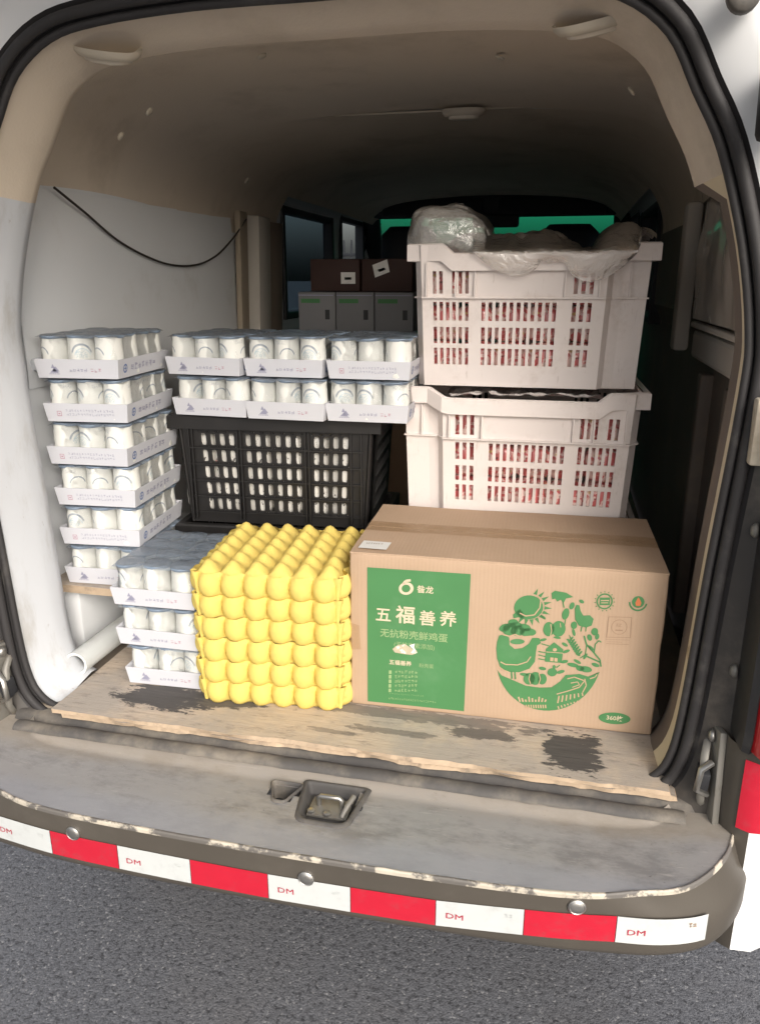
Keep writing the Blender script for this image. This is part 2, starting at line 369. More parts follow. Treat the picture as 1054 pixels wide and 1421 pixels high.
def text_mesh(s, size=1.0, offset=0.0):
    if (s, size, offset) in _tc: return _tc[(s, size, offset)]
    cu = bpy.data.curves.new('lettering', 'FONT'); cu.body = s; cu.size = size; cu.offset = offset
    cu.align_x = 'CENTER'; cu.align_y = 'CENTER'; cu.resolution_u = 2
    o = bpy.data.objects.new('lettering', cu); COL.objects.link(o)
    dg = bpy.context.evaluated_depsgraph_get()
    me = bpy.data.meshes.new_from_object(o.evaluated_get(dg))
    bpy.data.objects.remove(o); bpy.data.curves.remove(cu)
    me.name = 'lettering'; _tc[(s, size, offset)] = me
    return me
def text(s, size, loc, mat, parent, rot=(R(90), 0, 0), offset=0.0, name='lettering', sx=1.0, world=False):
    me = text_mesh(s, size, offset).copy(); me.materials.clear(); me.materials.append(M[mat])
    o = link(bpy.data.objects.new(name, me), parent, world); o.location = loc; o.rotation_euler = rot; o.scale = (sx, 1, 1)
    return o
def strokes(n, w, h, rr, per=4):
    """n illegible printed characters as little bars in a w x h line; returns 2-D quads"""
    out = []
    cw = w / n
    for i in range(n):
        x0 = i * cw
        for k in range(per):
            if rr.random() < .55:
                yy = rr.uniform(.05, .9) * h; a = x0 + cw * rr.uniform(.05, .25); b = x0 + cw * rr.uniform(.65, .9)
                out.append((a, yy, b, yy + h * .11))
            else:
                xx = x0 + cw * rr.uniform(.1, .75); a = h * rr.uniform(0, .3); b = h * rr.uniform(.6, 1)
                out.append((xx, a, xx + cw * .12, b))
    return out
def lerp(a, b, t): return a + (b - a) * t
def interp(tab, x):
    if x <= tab[0][0]: return tab[0][1]
    for (a, b), (c_, d) in zip(tab, tab[1:]):
        if x <= c_: return lerp(b, d, (x - a) / (c_ - a))
    return tab[-1][1]
def smooth_path(pts, n):
    """Catmull-Rom through pts, n samples per span"""
    P = [Vector(p) for p in pts]; out = []
    for i in range(len(P) - 1):
        p0, p1, p2, p3 = P[max(i - 1, 0)], P[i], P[i + 1], P[min(i + 2, len(P) - 1)]
        for k in range(n):
            t = k / n
            out.append(.5 * ((2 * p1) + (p2 - p0) * t + (2 * p0 - 5 * p1 + 4 * p2 - p3) * t * t + (3 * p1 - p0 - 3 * p2 + p3) * t ** 3))
    out.append(P[-1]); return out

# ------------------------------------------------------------------ ground
XC = -0.39
ZF = 0.70                         # top of the plywood floor
gr = mk('ground', [(-400, -400, 0), (400, -400, 0), (400, 400, 0), (-400, 400, 0)], [(0, 1, 2, 3)], 'asphalt')
tag(gr, kind='structure')

# ------------------------------------------------------------------ the van
van = empty('van', (XC, 2.9, 0), 0, 'white cargo van with its tailgate open, seen from behind into the load bay', 'van')
def vp(name, V, F, mat, smooth=False, mi=None, flat=None): return mk(name, V, F, mat, van, smooth, mi, True, flat)

# half profile of the rear opening (u outward from the centre line, z)
HP = [(.0, 1.975), (.20, 1.975), (.37, 1.964), (.465, 1.943), (.537, 1.890), (.582, 1.81), (.624, 1.73), (.666, 1.60), (.690, 1.475), (.692, 1.38), (.676, 1.11), (.664, .84), (.650, .735), (.622, .688), (.585, .668)]
half = smooth_path([(u, 0, z) for u, z in HP], 4)
right = [(p.x, p.z) for p in half]                 # from top centre down the right
prof = [(-u, z) for u, z in reversed(right)] + right[1:]      # left bottom -> top -> right bottom
def ring(off, y, lo=None, offl=None):
    """the opening profile pushed outward by off (left side by offl)"""
    n = len(prof); out = []
    for i, (u, z) in enumerate(prof):
        a = prof[max(i - 1, 0)]; b = prof[min(i + 1, n - 1)]
        t = Vector((b[0] - a[0], b[1] - a[1])).normalized(); nx, nz = -t.y, t.x
        k = offl if (offl is not None and u < 0) else off
        if callable(k): k = k(z)
        out.append(Vector((XC + u - .014 + nx * k, y(z) if callable(y) else y, z + nz * k)))
    return out
LEAN = lambda d: (lambda z: 1.25 + d + .05 * max(0, (z - 1.2) / .77) ** 1.5)
def sub(rings, keep): return [[p for p, k in zip(r, keep) if k] for r in rings]
zs_ = [p[1] for p in prof]; us_ = [p[0] for p in prof]

# jamb: white painted frame round the opening, running out to the body skin
jr = [ring(o, LEAN(d)) for o, d in ((-.004, .012), (.012, .006), (.022, -.008), (.065, -.035), (.105, -.040), (.128, -.020), (.142, .03), (.146, .10))]
V, F = loft(jr[:3]); vp('seal_channel', V, F, 'rubber', True)
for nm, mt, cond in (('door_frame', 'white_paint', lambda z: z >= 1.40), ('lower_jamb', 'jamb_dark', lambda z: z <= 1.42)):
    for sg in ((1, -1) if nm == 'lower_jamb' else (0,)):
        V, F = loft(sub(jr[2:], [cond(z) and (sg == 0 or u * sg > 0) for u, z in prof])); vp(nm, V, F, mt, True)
# inner trim: white pillar panel on the left, bare edge on the right, beige roof rim above
zsplit = 1.70
tr = [ring((lambda oo: (lambda z: oo if z > zsplit else oo * .15 if oo < 0 else oo))(o), LEAN(d), offl=o) for o, d in ((-.010, .016), (-.020, .045), (-.032, .085), (-.040, .115), (-.034, .14), (.0, .165), (.06, .180))]
for nm, mt, cond in (('pillar_trim', 'white_panel', lambda u, z: u < 0 and z <= zsplit + .02), ('pillar_trim', 'cream_edge', lambda u, z: u > 0 and z <= zsplit + .02), ('roof_rim', 'headliner', lambda u, z: z >= zsplit)):
    sel = [cond(u, z) for u, z in prof]
    V, F = loft(sub(tr[:3] if mt == 'cream_edge' else tr, sel)); vp(nm, V, F, mt, True)
    if mt == 'cream_edge': V, F = loft(sub(tr[2:], sel)); vp('inner_jamb', V, F, 'dark_cavity', True)
# rubber seal: two beads, closed along the sill
def seal_path(off, y):
    r = ring(off, y); b = []
    x0, x1 = r[-1].x, r[0].x
    for k in range(1, 24): b.append(Vector((lerp(x0, x1, k / 24), r[0].y + .012 * noise.noise((k * .7, 0, 0)), r[0].z + .003 * noise.noise((k * .9, 3, 0)))))
    return r + b
tube('rubber_seal', seal_path(.006, LEAN(-.004)), .0095, 'rubber', van, 8, True, True)
tube('rubber_seal', seal_path(-.010, LEAN(.008)), .0070, 'rubber', van, 8, True, True)

# walls and roof of the load bay
UW = .725; Y0, Y1 = 1.42, 3.95
ceil = [(-.725, 1.70), (-.722, 1.74), (-.700, 1.80), (-.650, 1.868), (-.56, 1.925), (-.43, 1.955), (-.2, 1.972), (0, 1.976)]
ceil = [(p.x, p.z) for p in smooth_path([(u, 0, z) for u, z in ceil], 4)]
ceil = ceil + [(-u, z) for u, z in reversed(ceil[:-1])]
rings = []
for k in range(14):
    y = lerp(Y0, 2.22, k / 13); s = .012 * math.sin(math.pi * min(1, (y - Y0) / .8))
    rings.append([Vector((XC + u, y, z + s)) for u, z in ceil])
V, F = loft(rings); vp('headliner', V, F, 'headliner', True)
for ya, yb_, keep in ((2.225, 3.04, 0), (3.05, 4.50, 1.835)):
    cs = [(u, z) for u, z in ceil if z > keep]
    rings = []
    for k in range(8):
        y = lerp(ya - .01, yb_, k / 7); d = -.004 if (k == 0 and not keep) else .004
        rings.append([Vector((XC + u * .998, y, z + d * max(0, 1 - abs(u) / .5) - .02 * max(0, (y - 3.6)))) for u, z in cs])
    V, F = loft(rings); vp('headliner', V, F, 'headliner', True)
box('roof_seam', (XC, 2.222, 1.971), (.62, .010, .006), 'beige_trim', van, bevel=.002, world=True)

# side bodies: inner skin, outer skin, window openings
def outer_u(z): return interp([(.30, .77), (.45, .82), (.9, .835), (1.38, .825), (1.5, .80), (1.9, .70), (2.0, .66)], z)
def side(sgn, name, holes, inner):
    ys = sorted({1.30, 1.60, 2.0, 2.4, 2.62, 3.12, 3.82, 3.98, 4.44, 4.70}); zs = sorted({.42, .66, .9, 1.12, 1.40, 1.46, 1.60, 1.70, 1.815, 1.84, 1.96})
    def fn(y, z, w):
        u = (UW if z <= 1.70 else UW - (z - 1.70) * .05) if w == 0 else outer_u(z)
        if w == 0 and sgn > 0: u += .03 if z < 1.41 else 0
        yy = y
        if y < 1.35 and w == 1: yy = 1.345
        if y < 1.35 and w == 0: yy = 1.43
        return (XC + sgn * u, yy, z)
    hole = lambda y, z: any(a < y < b and c_ < z < d for a, b, c_, d in holes)
    V, F, sd = cells(ys, zs, hole, fn)
    if sgn < 0: F = [f[::-1] for f in F]
    return vp(name, V, F, [inner, 'white_paint', 'dark_trim'], mi=sd)
side(-1, 'side_body', [(3.12, 3.82, 1.40, 1.815), (3.98, 4.44, 1.46, 1.84)], 'wall_panel')
side(1, 'side_body', [(3.12, 3.82, 1.40, 1.815), (3.98, 4.44, 1.46, 1.84)], 'dark_cavity')
for sgn in (-1, 1):
    for a, b, c_, d, mt in ((3.12, 3.82, 1.40, 1.815, 'glass_tint'), (3.98, 4.44, 1.46, 1.84, 'glass_clear')):
        u = .765
        w = vp('side_window', [(XC + sgn * u, a - .01, c_ - .01), (XC + sgn * u, b + .01, c_ - .01), (XC + sgn * (u - .02), b + .01, d + .01), (XC + sgn * (u - .02), a - .01, d + .01)], [(0, 1, 2, 3)], mt)
        bm = bmesh.new()
        for yy in (a, b): bm_box(bm, (XC + sgn * .735, yy, (c_ + d) / 2), (.05, .03, d - c_ + .03), bevel=.006)
        for zz in (c_, d): bm_box(bm, (XC + sgn * .735, (a + b) / 2, zz), (.045, b - a - .032, .028), bevel=.006)
        from_bm('window_frame', bm, 'dark_trim', w); w.children[0].matrix_parent_inverse = Matrix.Translation(-Vector(van.location))
        w.children[0].matrix_parent_inverse = Matrix()
# left wall: pressed upper panel, arch panel, ribbed pillar cover by the sliding door
rr = []
for k in range(9):
    y = lerp(1.46, 2.60, k / 8); row = []
    for z, d in ((1.32, .0), (1.34, .010), (1.36, .014), (1.60, .016), (1.68, .014), (1.70, .006), (1.735, -.002)):
        row.append(Vector((XC - UW + .006 + d * (1 if 0 < k < 8 else .2), y, z + .012 * k / 8 * (1 if z > 1.5 else 0))))
    rr.append(row)
V, F = loft(rr); vp('wall_panel', V, F, 'wall_panel', True)
box('arch_panel', (XC - UW + .035, 1.78, .775), (.05, .62, .165), 'wall_panel', van, bevel=.008, world=True)
box('wall_ledge', (XC - UW + .045, 1.50, 1.375), (.085, .06, .028), 'white_panel', van, rot=(0, R(-8), 0), bevel=.01, world=True)
for k, (y, w_, o, mt) in enumerate(((2.645, .08, .022, 'cover_tan'), (2.75, .12, .055, 'cover_grey'), (2.89, .15, .040, 'cover_brown'))):
    box('pillar_cover', (XC - UW + o / 2, y, 1.23), (o, w_, 1.08 - .02 * k), mt, van, rot=(0, R(1.5 + k * .4), R(4 - 3 * k)), bevel=.006, seg=2, world=True)
# right wall: glossy brown panel over the rear side window, ledges, bare structure below
rr = []
for k in range(25):
    y = lerp(1.40, 2.10, k / 24); row = []
    for j in range(15):
        z = lerp(1.455, 1.725, j / 14)
        row.append(Vector((XC + UW - .012 - .02 * math.sin(math.pi * j / 14) * .4 + .005 * noise.noise((y * 16, z * 18, 1)), y, z)))
    rr.append(row)
V, F = loft(rr); vp('side_panel', V, F, 'brown_gloss', True)
box('panel_edge', (XC + UW - .02, 1.425, 1.59), (.02, .035, .27), 'cover_grey', van, bevel=.008, world=True)
box('panel_edge', (XC + UW - .03, 2.16, 1.55), (.04, .06, .36), 'cover_grey', van, bevel=.012, world=True)
bm = bmesh.new(); bm_box(bm, (XC + UW - .004, 1.76, 1.44), (.022, .70, .014), bevel=.004)
from_bm('window_ledge', bm, 'cover_grey', van, world=True)
bm = bmesh.new(); bm_box(bm, (XC + UW + .014, 1.78, 1.39), (.03, .74, .07), bevel=.01)
from_bm('belt_rail', bm, 'cover_grey', van, world=True)
for y, x in ((1.52, .02), (1.72, .028), (2.0, .02)):
    box('wall_rib', (XC + UW + x, y, 1.02), (.04, .05, .62), 'dark_cavity', van, bevel=.008, world=True)
tube('bracket_arm', [(XC + UW + .02, 1.60, 1.26), (XC + UW + .0, 1.62, 1.22), (XC + UW + .01, 1.66, 1.13)], .007, 'jamb_dark', van, 6, False, True)
tube('bracket_arm', smooth_path([(XC + UW + .03, 1.62, 1.17), (XC + UW + .0, 1.60, 1.18), (XC + UW - .01, 1.58, 1.16)], 4), .006, 'jamb_dark', van, 6, False, True)

# floor and sill
bm = bmesh.new(); bm_box(bm, (XC, 3.05, .655), (1.46, 3.6, .055), bevel=.004)
from_bm('floor_pan', bm, 'floor_metal', van, world=True)
rr = []
for y, z in ((1.30, .676), (1.236, .678), (1.222, .674), (1.214, .664), (1.196, .662), (1.186, .652), (1.180, .64)):
    rr.append([Vector((XC + lerp(-.672, .672, k / 40), y + .004 * noise.noise((k * .5, y * 40, 0)), z + .002 * noise.noise((k * .6, z * 50, 2)))) for k in range(41)])
V, F = loft(rr); vp('door_sill', V, F, 'dusty_rubber', True)
rr = []
for a in range(9):
    t = math.pi * a / 8
    rr.append([Vector((XC + lerp(-.652, .652, k / 60), 1.197 - .016 * math.cos(t) + .003 * noise.noise((k * .35, 1, 0)), .662 + .012 * math.sin(t) + .0025 * noise.noise((k * .8, 5, 0)))) for k in range(61)])
V, F = loft(rr); vp('sill_seal', V, F, 'dusty_rubber', True)

# bumper: step, worn lip, face; three pressed features
lipc = smooth_path([(0, .974, 0), (.2, .976, 0), (.38, .982, 0), (.48, .992, 0), (.56, 1.014, 0), (.635, 1.038, 0), (.70, 1.108, 0), (.735, 1.20, 0), (.752, 1.28, 0), (.765, 1.36, 0)], 16)
outc = smooth_path([(0, .978, 0), (.2, .980, 0), (.40, .986, 0), (.52, .998, 0), (.61, 1.014, 0), (.680, 1.048, 0), (.730, 1.108, 0), (.768, 1.20, 0), (.79, 1.28, 0), (.81, 1.40, 0)], 16)
innc = smooth_path([(0, 1.186, 0), (.2, 1.186, 0), (.36, 1.186, 0), (.45, 1.187, 0), (.52, 1.188, 0), (.57, 1.190, 0), (.60, 1.196, 0), (.63, 1.222, 0), (.655, 1.28, 0), (.675, 1.36, 0)], 16)
def full(c_, z, dz=0): 
    r = [Vector((XC + p.x, p.y, z + (dz * max(0, (p.x - .5) / .2) ** 2 if dz else 0))) for p in c_]
    return [Vector((2 * XC - p.x, p.y, p.z)) for p in reversed(r)] + r[1:]
def mixr(a, b, t, z): return [Vector((lerp(p.x, q.x, t), lerp(p.y, q.y, t), z if not callable(z) else z(p, q))) for p, q in zip(a, b)]
inn, lip, out = full(innc, .660, .03), full(lipc, .655, .012), full(outc, .60)
def wav(r, a, f, s): return [p + Vector((0, 0, a * noise.noise((p.x * f, p.y * f, s)))) for p in r]
steps = [inn] + [wav(mixr(inn, lip, t, lambda p, q, t=t: lerp(p.z, q.z, t) - .006 * math.sin(math.pi * min(1, t * 1.1)) ), .003, 7, t) for t in (.06, .14, .24, .36, .48, .60, .72, .83, .91, .96)]
steps = [inn] + [wav(mixr(inn, lip, t, lambda p, q, t=t: lerp(p.z, q.z, t) - .012 * (1 - t) * min(1, t * 8)), .002, 7, 1) for t in (.03, .06, .09, .12, .15, .18, .21, .24, .27, .30, .33, .36, .39, .42, .45, .48, .51, .54, .57, .60, .66, .72, .78, .83, .88, .92, .97)]
V, F = loft(steps)
POCK = ((-.345, 1.112, .108, .098, .8), (-.436, 1.125, .055, .05, .5))
def in_pocket(f):
    c_ = sum((V[i] for i in f), Vector()) / 4
    return any(abs(c_.x - px) < pw / 2 * (1 if c_.y > py else lerp(1, tp, min(1, (py - c_.y) / (pd / 2)))) * .96 and abs(c_.y - py) < pd / 2 * .96 for px, py, pw, pd, tp in POCK)
F = [f for f in F if not in_pocket(f)]
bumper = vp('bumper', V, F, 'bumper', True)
def bsub(name, V, F, mat, smooth=True, **k):
    o = mk(name, V, F, mat, bumper, smooth, **k); return o
def toward(a, b, d, dz): return [p + (q - p) * (min(d, (q - p).length) / max((q - p).length, 1e-6)) * 1.0 + Vector((0, 0, dz)) for p, q in zip(a, b)]
flatlip = [Vector((p.x, p.y, .655 + (p.z - .655))) for p in lip]
lipr = [steps[-1], toward(flatlip, inn, .0025, .0018), toward(flatlip, inn, .0, .0012), toward(flatlip, out, .002, -.0012), toward(flatlip, out, .005, -.003)]
V, F = loft([wav(r_, .0016, 40, 9) if i in (1, 2) else r_ for i, r_ in enumerate(lipr)]); bsub('worn_lip', V, F, 'bumper_worn')
face = [lipr[-1], mixr(lip, out, .45, .630), mixr(lip, out, .85, .612), out, [p - Vector((0, 0, .046)) for p in out], mixr(out, inn, .03, .542), mixr(out, inn, .10, .528), mixr(out, inn, .35, .518), mixr(out, inn, .9, .515)]
V, F = loft(face); bsub('bumper_face', V, F, 'bumper_face')
# reflective strips laid along the face
arcx = [p.x for p in out]
def face_pt(x, z, off=.002):
    for a, b in zip(out, out[1:]):
        if a.x <= x <= b.x:
            t = (x - a.x) / (b.x - a.x); d = (b - a).normalized(); n = Vector((d.y, -d.x, 0))
            p = a.lerp(b, t) + n * off
            return Vector((p.x, p.y, z)), d
edges = [-.955, -.826, -.690, -.552, -.412, -.271, -.132, .005, .143, .280]
def tdz(x): return interp([(-.95, .007), (-.6, .005), (-.4, .004), (-.13, .007), (0, .014), (.14, .018), (.28, .013)], x)
for i, (a, b) in enumerate(zip(edges, edges[1:])):
    V = []; F = []; K = 10
    for k in range(K + 1):
        x = lerp(a + .0006, b - .0006, k / K)
        for z in (.5545, .6035): V.append(face_pt(x, z + tdz(x), .0024)[0])
    F = [(2 * k, 2 * k + 2, 2 * k + 3, 2 * k + 1) for k in range(K)]
    bsub('reflective_strip', V, F, 'tape_red' if i % 2 else 'tape_white')
    if i % 2 == 0:
        p, d = face_pt(lerp(a, b, .22), .576 + tdz(lerp(a, b, .22)), .0036)
        o = text('DM', .0145, p, 'print_red', bumper, (R(90), 0, math.atan2(d.y, d.x)), 0.0, sx=1.35)
        p, d = face_pt(lerp(a, b, .78), .584 + tdz(lerp(a, b, .78)), .0034)
        rq = random.Random(i); V = []; F = []
        for (xa, ya, xb, yb) in strokes(2, .014, .010, rq): 
            n0 = len(V); V += [p + d * xa + Vector((0, 0, ya)), p + d * xb + Vector((0, 0, ya)), p + d * xb + Vector((0, 0, yb)), p + d * xa + Vector((0, 0, yb))]; F.append((n0, n0 + 1, n0 + 2, n0 + 3))
        bsub('faint_stamp', V, F, 'print_mark' if i == 8 else 'tape_white', False)
for x, z in ((-.775, .617), (-.345, .613), (.082, .634)):
    p, d = face_pt(x, z, .001)
    V, F = disc_lathe([(.0135, 0), (.0135, .004), (.0115, .0055), (.0105, .0048), (.0095, .0056), (.003, .006)], 24)
    rot = Vector((d.y, -d.x, 0)).to_track_quat('Z', 'Y').to_matrix()
    bsub('parking_sensor', [rot @ Vector(v_) + p for v_ in V], F, 'steel', True, flat_angle=40)
# latch pocket and drain pocket pressed into the step
def pocket(name, cx, cy, w, d, depth, mat, taper):
    pts = []
    for sx, sy, a0 in ((1, 1, 0), (-1, 1, 90), (-1, -1, 180), (1, -1, 270)):
        for k in range(5):
            a = R(a0 + k * 22.5); ww = w / 2 * (taper if sy < 0 else 1)
            r = min(.018, ww * .7) if sy < 0 else .006
            pts.append((cx + sx * (ww - r) + r * math.cos(a), cy + sy * (d / 2 - r) + r * math.sin(a)))
    def rg(s, z): return [Vector((cx + (x - cx) * s, cy + (y - cy) * s, z)) for x, y in pts]
    V, F = loft([rg(1.20, .6525), rg(1.12, .6565), rg(1.04, .6575), rg(1.0, .6555), rg(.97, .650), rg(.93, .655 - depth), rg(.86, .652 - depth)], True)
    bsub(name, V, F, 'dusty_rubber')
    V, F = loft([rg(.86, .652 - depth), rg(.4, .652 - depth)], True); F.append(tuple(range(len(V) - len(pts), len(V))))
    bsub('pocket_floor', V, F, mat)
pocket('latch_pocket', -.345, 1.112, .108, .098, .016, 'dusty_rubber', .8)
pocket('drain_pocket', -.436, 1.125, .055, .05, .030, 'dark_trim', .5)
box('striker_plate', (-.345, 1.116, .640), (.074, .050, .006), 'dull_metal', bumper, bevel=.0015)
tube('striker_bar', [(-.366, 1.120, .640), (-.366, 1.118, .660), (-.362, 1.117, .664), (-.328, 1.117, .664), (-.324, 1.118, .660), (-.324, 1.120, .640)], .0045, 'steel', bumper, 10)
tube('release_lever', [(-.318, 1.095, .642), (-.312, 1.11, .655), (-.306, 1.135, .658)], .005, 'dull_metal', bumper, 8)
for bx_, by_ in ((-.375, 1.098), (-.345, 1.096), (-.313, 1.132)):
    V, F = disc_lathe([(.007, 0), (.007, .004), (.004, .006), (.001, .006)], 8)
    bsub('bolt', [Vector(v_) + Vector((bx_, by_, .643)) for v_ in V], F, 'steel', True, flat_angle=40)
for ch in bumper.children: ch.matrix_parent_inverse = Matrix()

# tail lamps, hinge/latch brackets, struts, rubber stops
for sgn in (1, -1):
    X = lambda u: XC + sgn * u
    rr = []
    for z in (.835, .86, 1.0, 1.2, 1.36, 1.40):
        k = 1 if .84 < z < 1.39 else .8
        rr.append([Vector((X(a), b, z)) for a, b in ((.712, 1.262), (.708, 1.21), (.712, 1.150 + .02 * (1 - k)), (.722, 1.140 + .03 * (1 - k)), (.735, 1.16))])
    V, F = loft(rr, flip=sgn < 0); h = vp('tail_lamp', V, F, 'black_plastic', True, flat=30)
    rr = []
    for z in (.838, .86, 1.0, 1.2, 1.36, 1.395):
        k = 1 if .84 < z < 1.39 else .6
        rr.append([Vector((X(a), b + .02 * (1 - k), z)) for a, b in ((.724, 1.146), (.735, 1.120), (.76, 1.108), (.80, 1.125), (.832, 1.17), (.843, 1.26), (.843, 1.34))])
    V, F = loft(rr, flip=sgn < 0); mk('lens', V, F, 'red_lens', h, True)
    for z in (1.30, 1.18, .94):
        V, F = disc_lathe([(.012, 0), (.012, .004), (.007, .009), (.003, .0095)], 10)
        mk('bolt', [(X(.705) - sgn * c_, 1.22 + b * .8, z + a) for a, b, c_ in V], F, 'dull_metal', h, True)
    box('lamp_wire_cover', (X(.690), 1.235, 1.33), (.02, .03, .10), 'beige_trim', van, bevel=.004, world=True)
    # body corner below the lamp, with short reflective patches
    rr = []
    for z in (.45, .50, .62, .70, .80, .832):
        rr.append([Vector((X(a), b, z)) for a, b in ((.690, 1.255), (.706, 1.19), (.722, 1.162), (.742, 1.150), (.775, 1.152), (.81, 1.178), (.832, 1.24), (.835, 1.345))])
    V, F = loft([r_[3:] for r_ in rr], flip=sgn < 0); vp('body_corner', V, F, 'white_paint', True)
    V, F = loft([r_[:4] for r_ in rr], flip=sgn < 0); vp('bumper_end', V, F, 'bumper_face', True)
    rr = []
    for z in (.690, .818): rr.append([Vector((X(a), b, z)) for a, b in ((.7225, 1.1585), (.742, 1.1475), (.775, 1.1495), (.812, 1.1765))])
    V, F = loft(rr, flip=sgn < 0); vp('reflective_patch', V, F, 'tape_red', True)
    # bracket
    b = box('tailgate_bracket', (X(.694), 1.226, .745), (.012, .062, .17), 'dull_metal', van, rot=(R(-6), 0, R(8 * sgn)), bevel=.003, world=True)
    inv = Matrix()
    V, F = disc_lathe([(.011, 0), (.011, .004), (.006, .008), (.002, .008)], 12)
    mk('bolt', [(X(.686) - sgn * c_, 1.225 + bb, .815 + a) for a, bb, c_ in V], F, 'steel', b, True)
    tube('latch_ring', [(X(.686), 1.205, .775), (X(.668), 1.195, .765), (X(.664), 1.195, .725), (X(.684), 1.205, .712)], .0055, 'steel', b, 6)
    tube('latch_ring', [(X(.684), 1.245, .80), (X(.675), 1.215, .78), (X(.676), 1.21, .70), (X(.686), 1.235, .665)], .007, 'dull_metal', b, 6)
    box('latch_block', (X(.676), 1.215, .738), (.018, .03, .04), 'dark_trim', b, rot=(R(12), 0, 0), bevel=.003)
    # strut and stop
    st = tube('gas_strut', [(X(.655), 1.205, 1.80), (X(.68), .72, 2.13)], .011, 'black_plastic', van, 10, False, True)
    box('strut_mount', (X(.652), 1.205, 1.775), (.05, .05, .10), 'black_plastic', st, rot=(R(-10), 0, 0), bevel=.010)
    V, F = disc_lathe([(.022, 0), (.022, .012), (.020, .016), (.012, .018)], 20)
    vp('rubber_stop', [(X(.595) + a, 1.232 - c_, 1.905 + bb * 1.15) for a, bb, c_ in V], F, 'dusty_rubber', True)
# wiring conduit to the tailgate, upper left
pts = smooth_path([(XC - .52, 1.22, 1.99), (XC - .565, 1.19, 1.965), (XC - .60, 1.17, 1.92), (XC - .63, 1.19, 1.87), (XC - .64, 1.22, 1.83)], 14)
tube('wiring_conduit', pts, .011, 'dusty_rubber', van, 10, False, True, rf=lambda t: 1 + .16 * math.sin(t * 190))

# roof skin, raised tailgate, nose, wheels: the rest of the van
rr = []
for y in (1.30, 1.5, 2.5, 3.6, 4.5):
    rr.append([Vector((XC + u, y + (0 if y > 1.31 else .03), z - .05 * max(0, y - 3.8))) for u, z in ((-.70, 1.90), (-.66, 2.0), (-.58, 2.055), (-.4, 2.09), (0, 2.10), (.4, 2.09), (.58, 2.055), (.66, 2.0), (.70, 1.90))])
V, F = loft(rr); vp('roof', V, F, 'white_paint', True)
# tailgate hinged at the roof edge and swung up over the camera
def tg(u, s, t): # u across, s along from the hinge, t thickness (0 outer/top, 1 inner)
    a = R(9)
    return Vector((XC + u, 1.26 - s * math.cos(a), 2.105 + s * math.sin(a) - .05 * t - .03 * math.cos(u * 2)))
us = [-.66, -.60, -.3, 0, .3, .60, .66]; ss = [0, .10, .52, .60, 1.05, 1.18]
V, F, sd = cells(us, ss, lambda u, s: abs(u) < .60 and .10 < s < .52, lambda u, s, w: tg(u * (1 - .1 * (s < .3)), s, w))
gate = vp('tailgate', V, F, ['white_paint', 'headliner', 'black_plastic'], mi=sd)
V = [tg(u, s, .5) for s in (.09, .53) for u in (-.60, -.3, 0, .3, .60)]; mk('rear_window', V, [(k, k + 1, k + 6, k + 5) for k in range(4)], 'glass_dark', gate, True)
# windscreen, header, dash, nose
ws = vp('windscreen', [(XC - .66, 4.48, 1.872), (XC + .66, 4.48, 1.872), (XC + .74, 5.12, 1.18), (XC - .74, 5.12, 1.18)], [(0, 1, 2, 3)], 'glass_green')
box('windscreen_header', (XC, 4.42, 1.925), (1.40, .16, .12), 'dark_trim', van, bevel=.02, world=True)
for sgn in (-1, 1):
    tube('windscreen_pillar', [(XC + sgn * .68, 4.46, 1.90), (XC + sgn * .76, 5.14, 1.15)], .055, 'dark_trim', van, 8, False, True)
    box('sun_visor', (XC + sgn * .31, 4.33, 1.905), (.54, .025, .10), 'dark_trim', van, rot=(R(-18), 0, 0), bevel=.011, seg=3, world=True)
box('dashboard', (XC, 4.85, 1.02), (1.5, .55, .36), 'dark_trim', van, bevel=.05, seg=3, world=True)
rr = []
for y, z, h_ in ((4.70, 1.2, .80), (5.12, 1.17, .80), (5.35, 1.0, .76), (5.42, .75, .74), (5.40, .45, .72)):
    rr.append([Vector((XC + u * h_, y - .1 * u * u, z)) for u in (-1, -.6, -.2, .2, .6, 1)])
V, F = loft(rr); vp('nose', V, F, 'white_paint', True)
for sgn in (-1, 1):
    vp('front_door_skin', [(XC + sgn * .80, 4.70, .42), (XC + sgn * .80, 4.70, 1.46), (XC + sgn * .78, 5.14, 1.16), (XC + sgn * .76, 5.35, 1.0), (XC + sgn * .72, 5.35, .45)], [(0, 1, 2, 3, 4)], 'white_paint')
    vp('quarter_skin', [(XC + sgn * .765, 4.46, 1.46), (XC + sgn * .68, 4.46, 1.90), (XC + sgn * .68, 4.50, 1.88), (XC + sgn * .77, 5.10, 1.16), (XC + sgn * .80, 4.70, 1.40)], [(0, 1, 2, 3, 4)], 'dark_trim')
    for y in (1.95, 4.75):
        V, F = disc_lathe([(.16, -.09), (.30, -.10), (.325, -.08), (.33, 0), (.325, .08), (.30, .10), (.16, .09)], 28)
        wh = vp('wheel', [(XC + sgn * .70 + c_, y + a, .33 + bb) for a, bb, c_ in V], F, 'rubber', True)
        V, F = disc_lathe([(.19, .095), (.19, .102), (.15, .085), (.05, .09), (.03, .10)], 20)
        mk('rim', [(XC + sgn * (.70 + c_), y + a, .33 + bb) for a, bb, c_ in V], F, 'steel', wh, True)
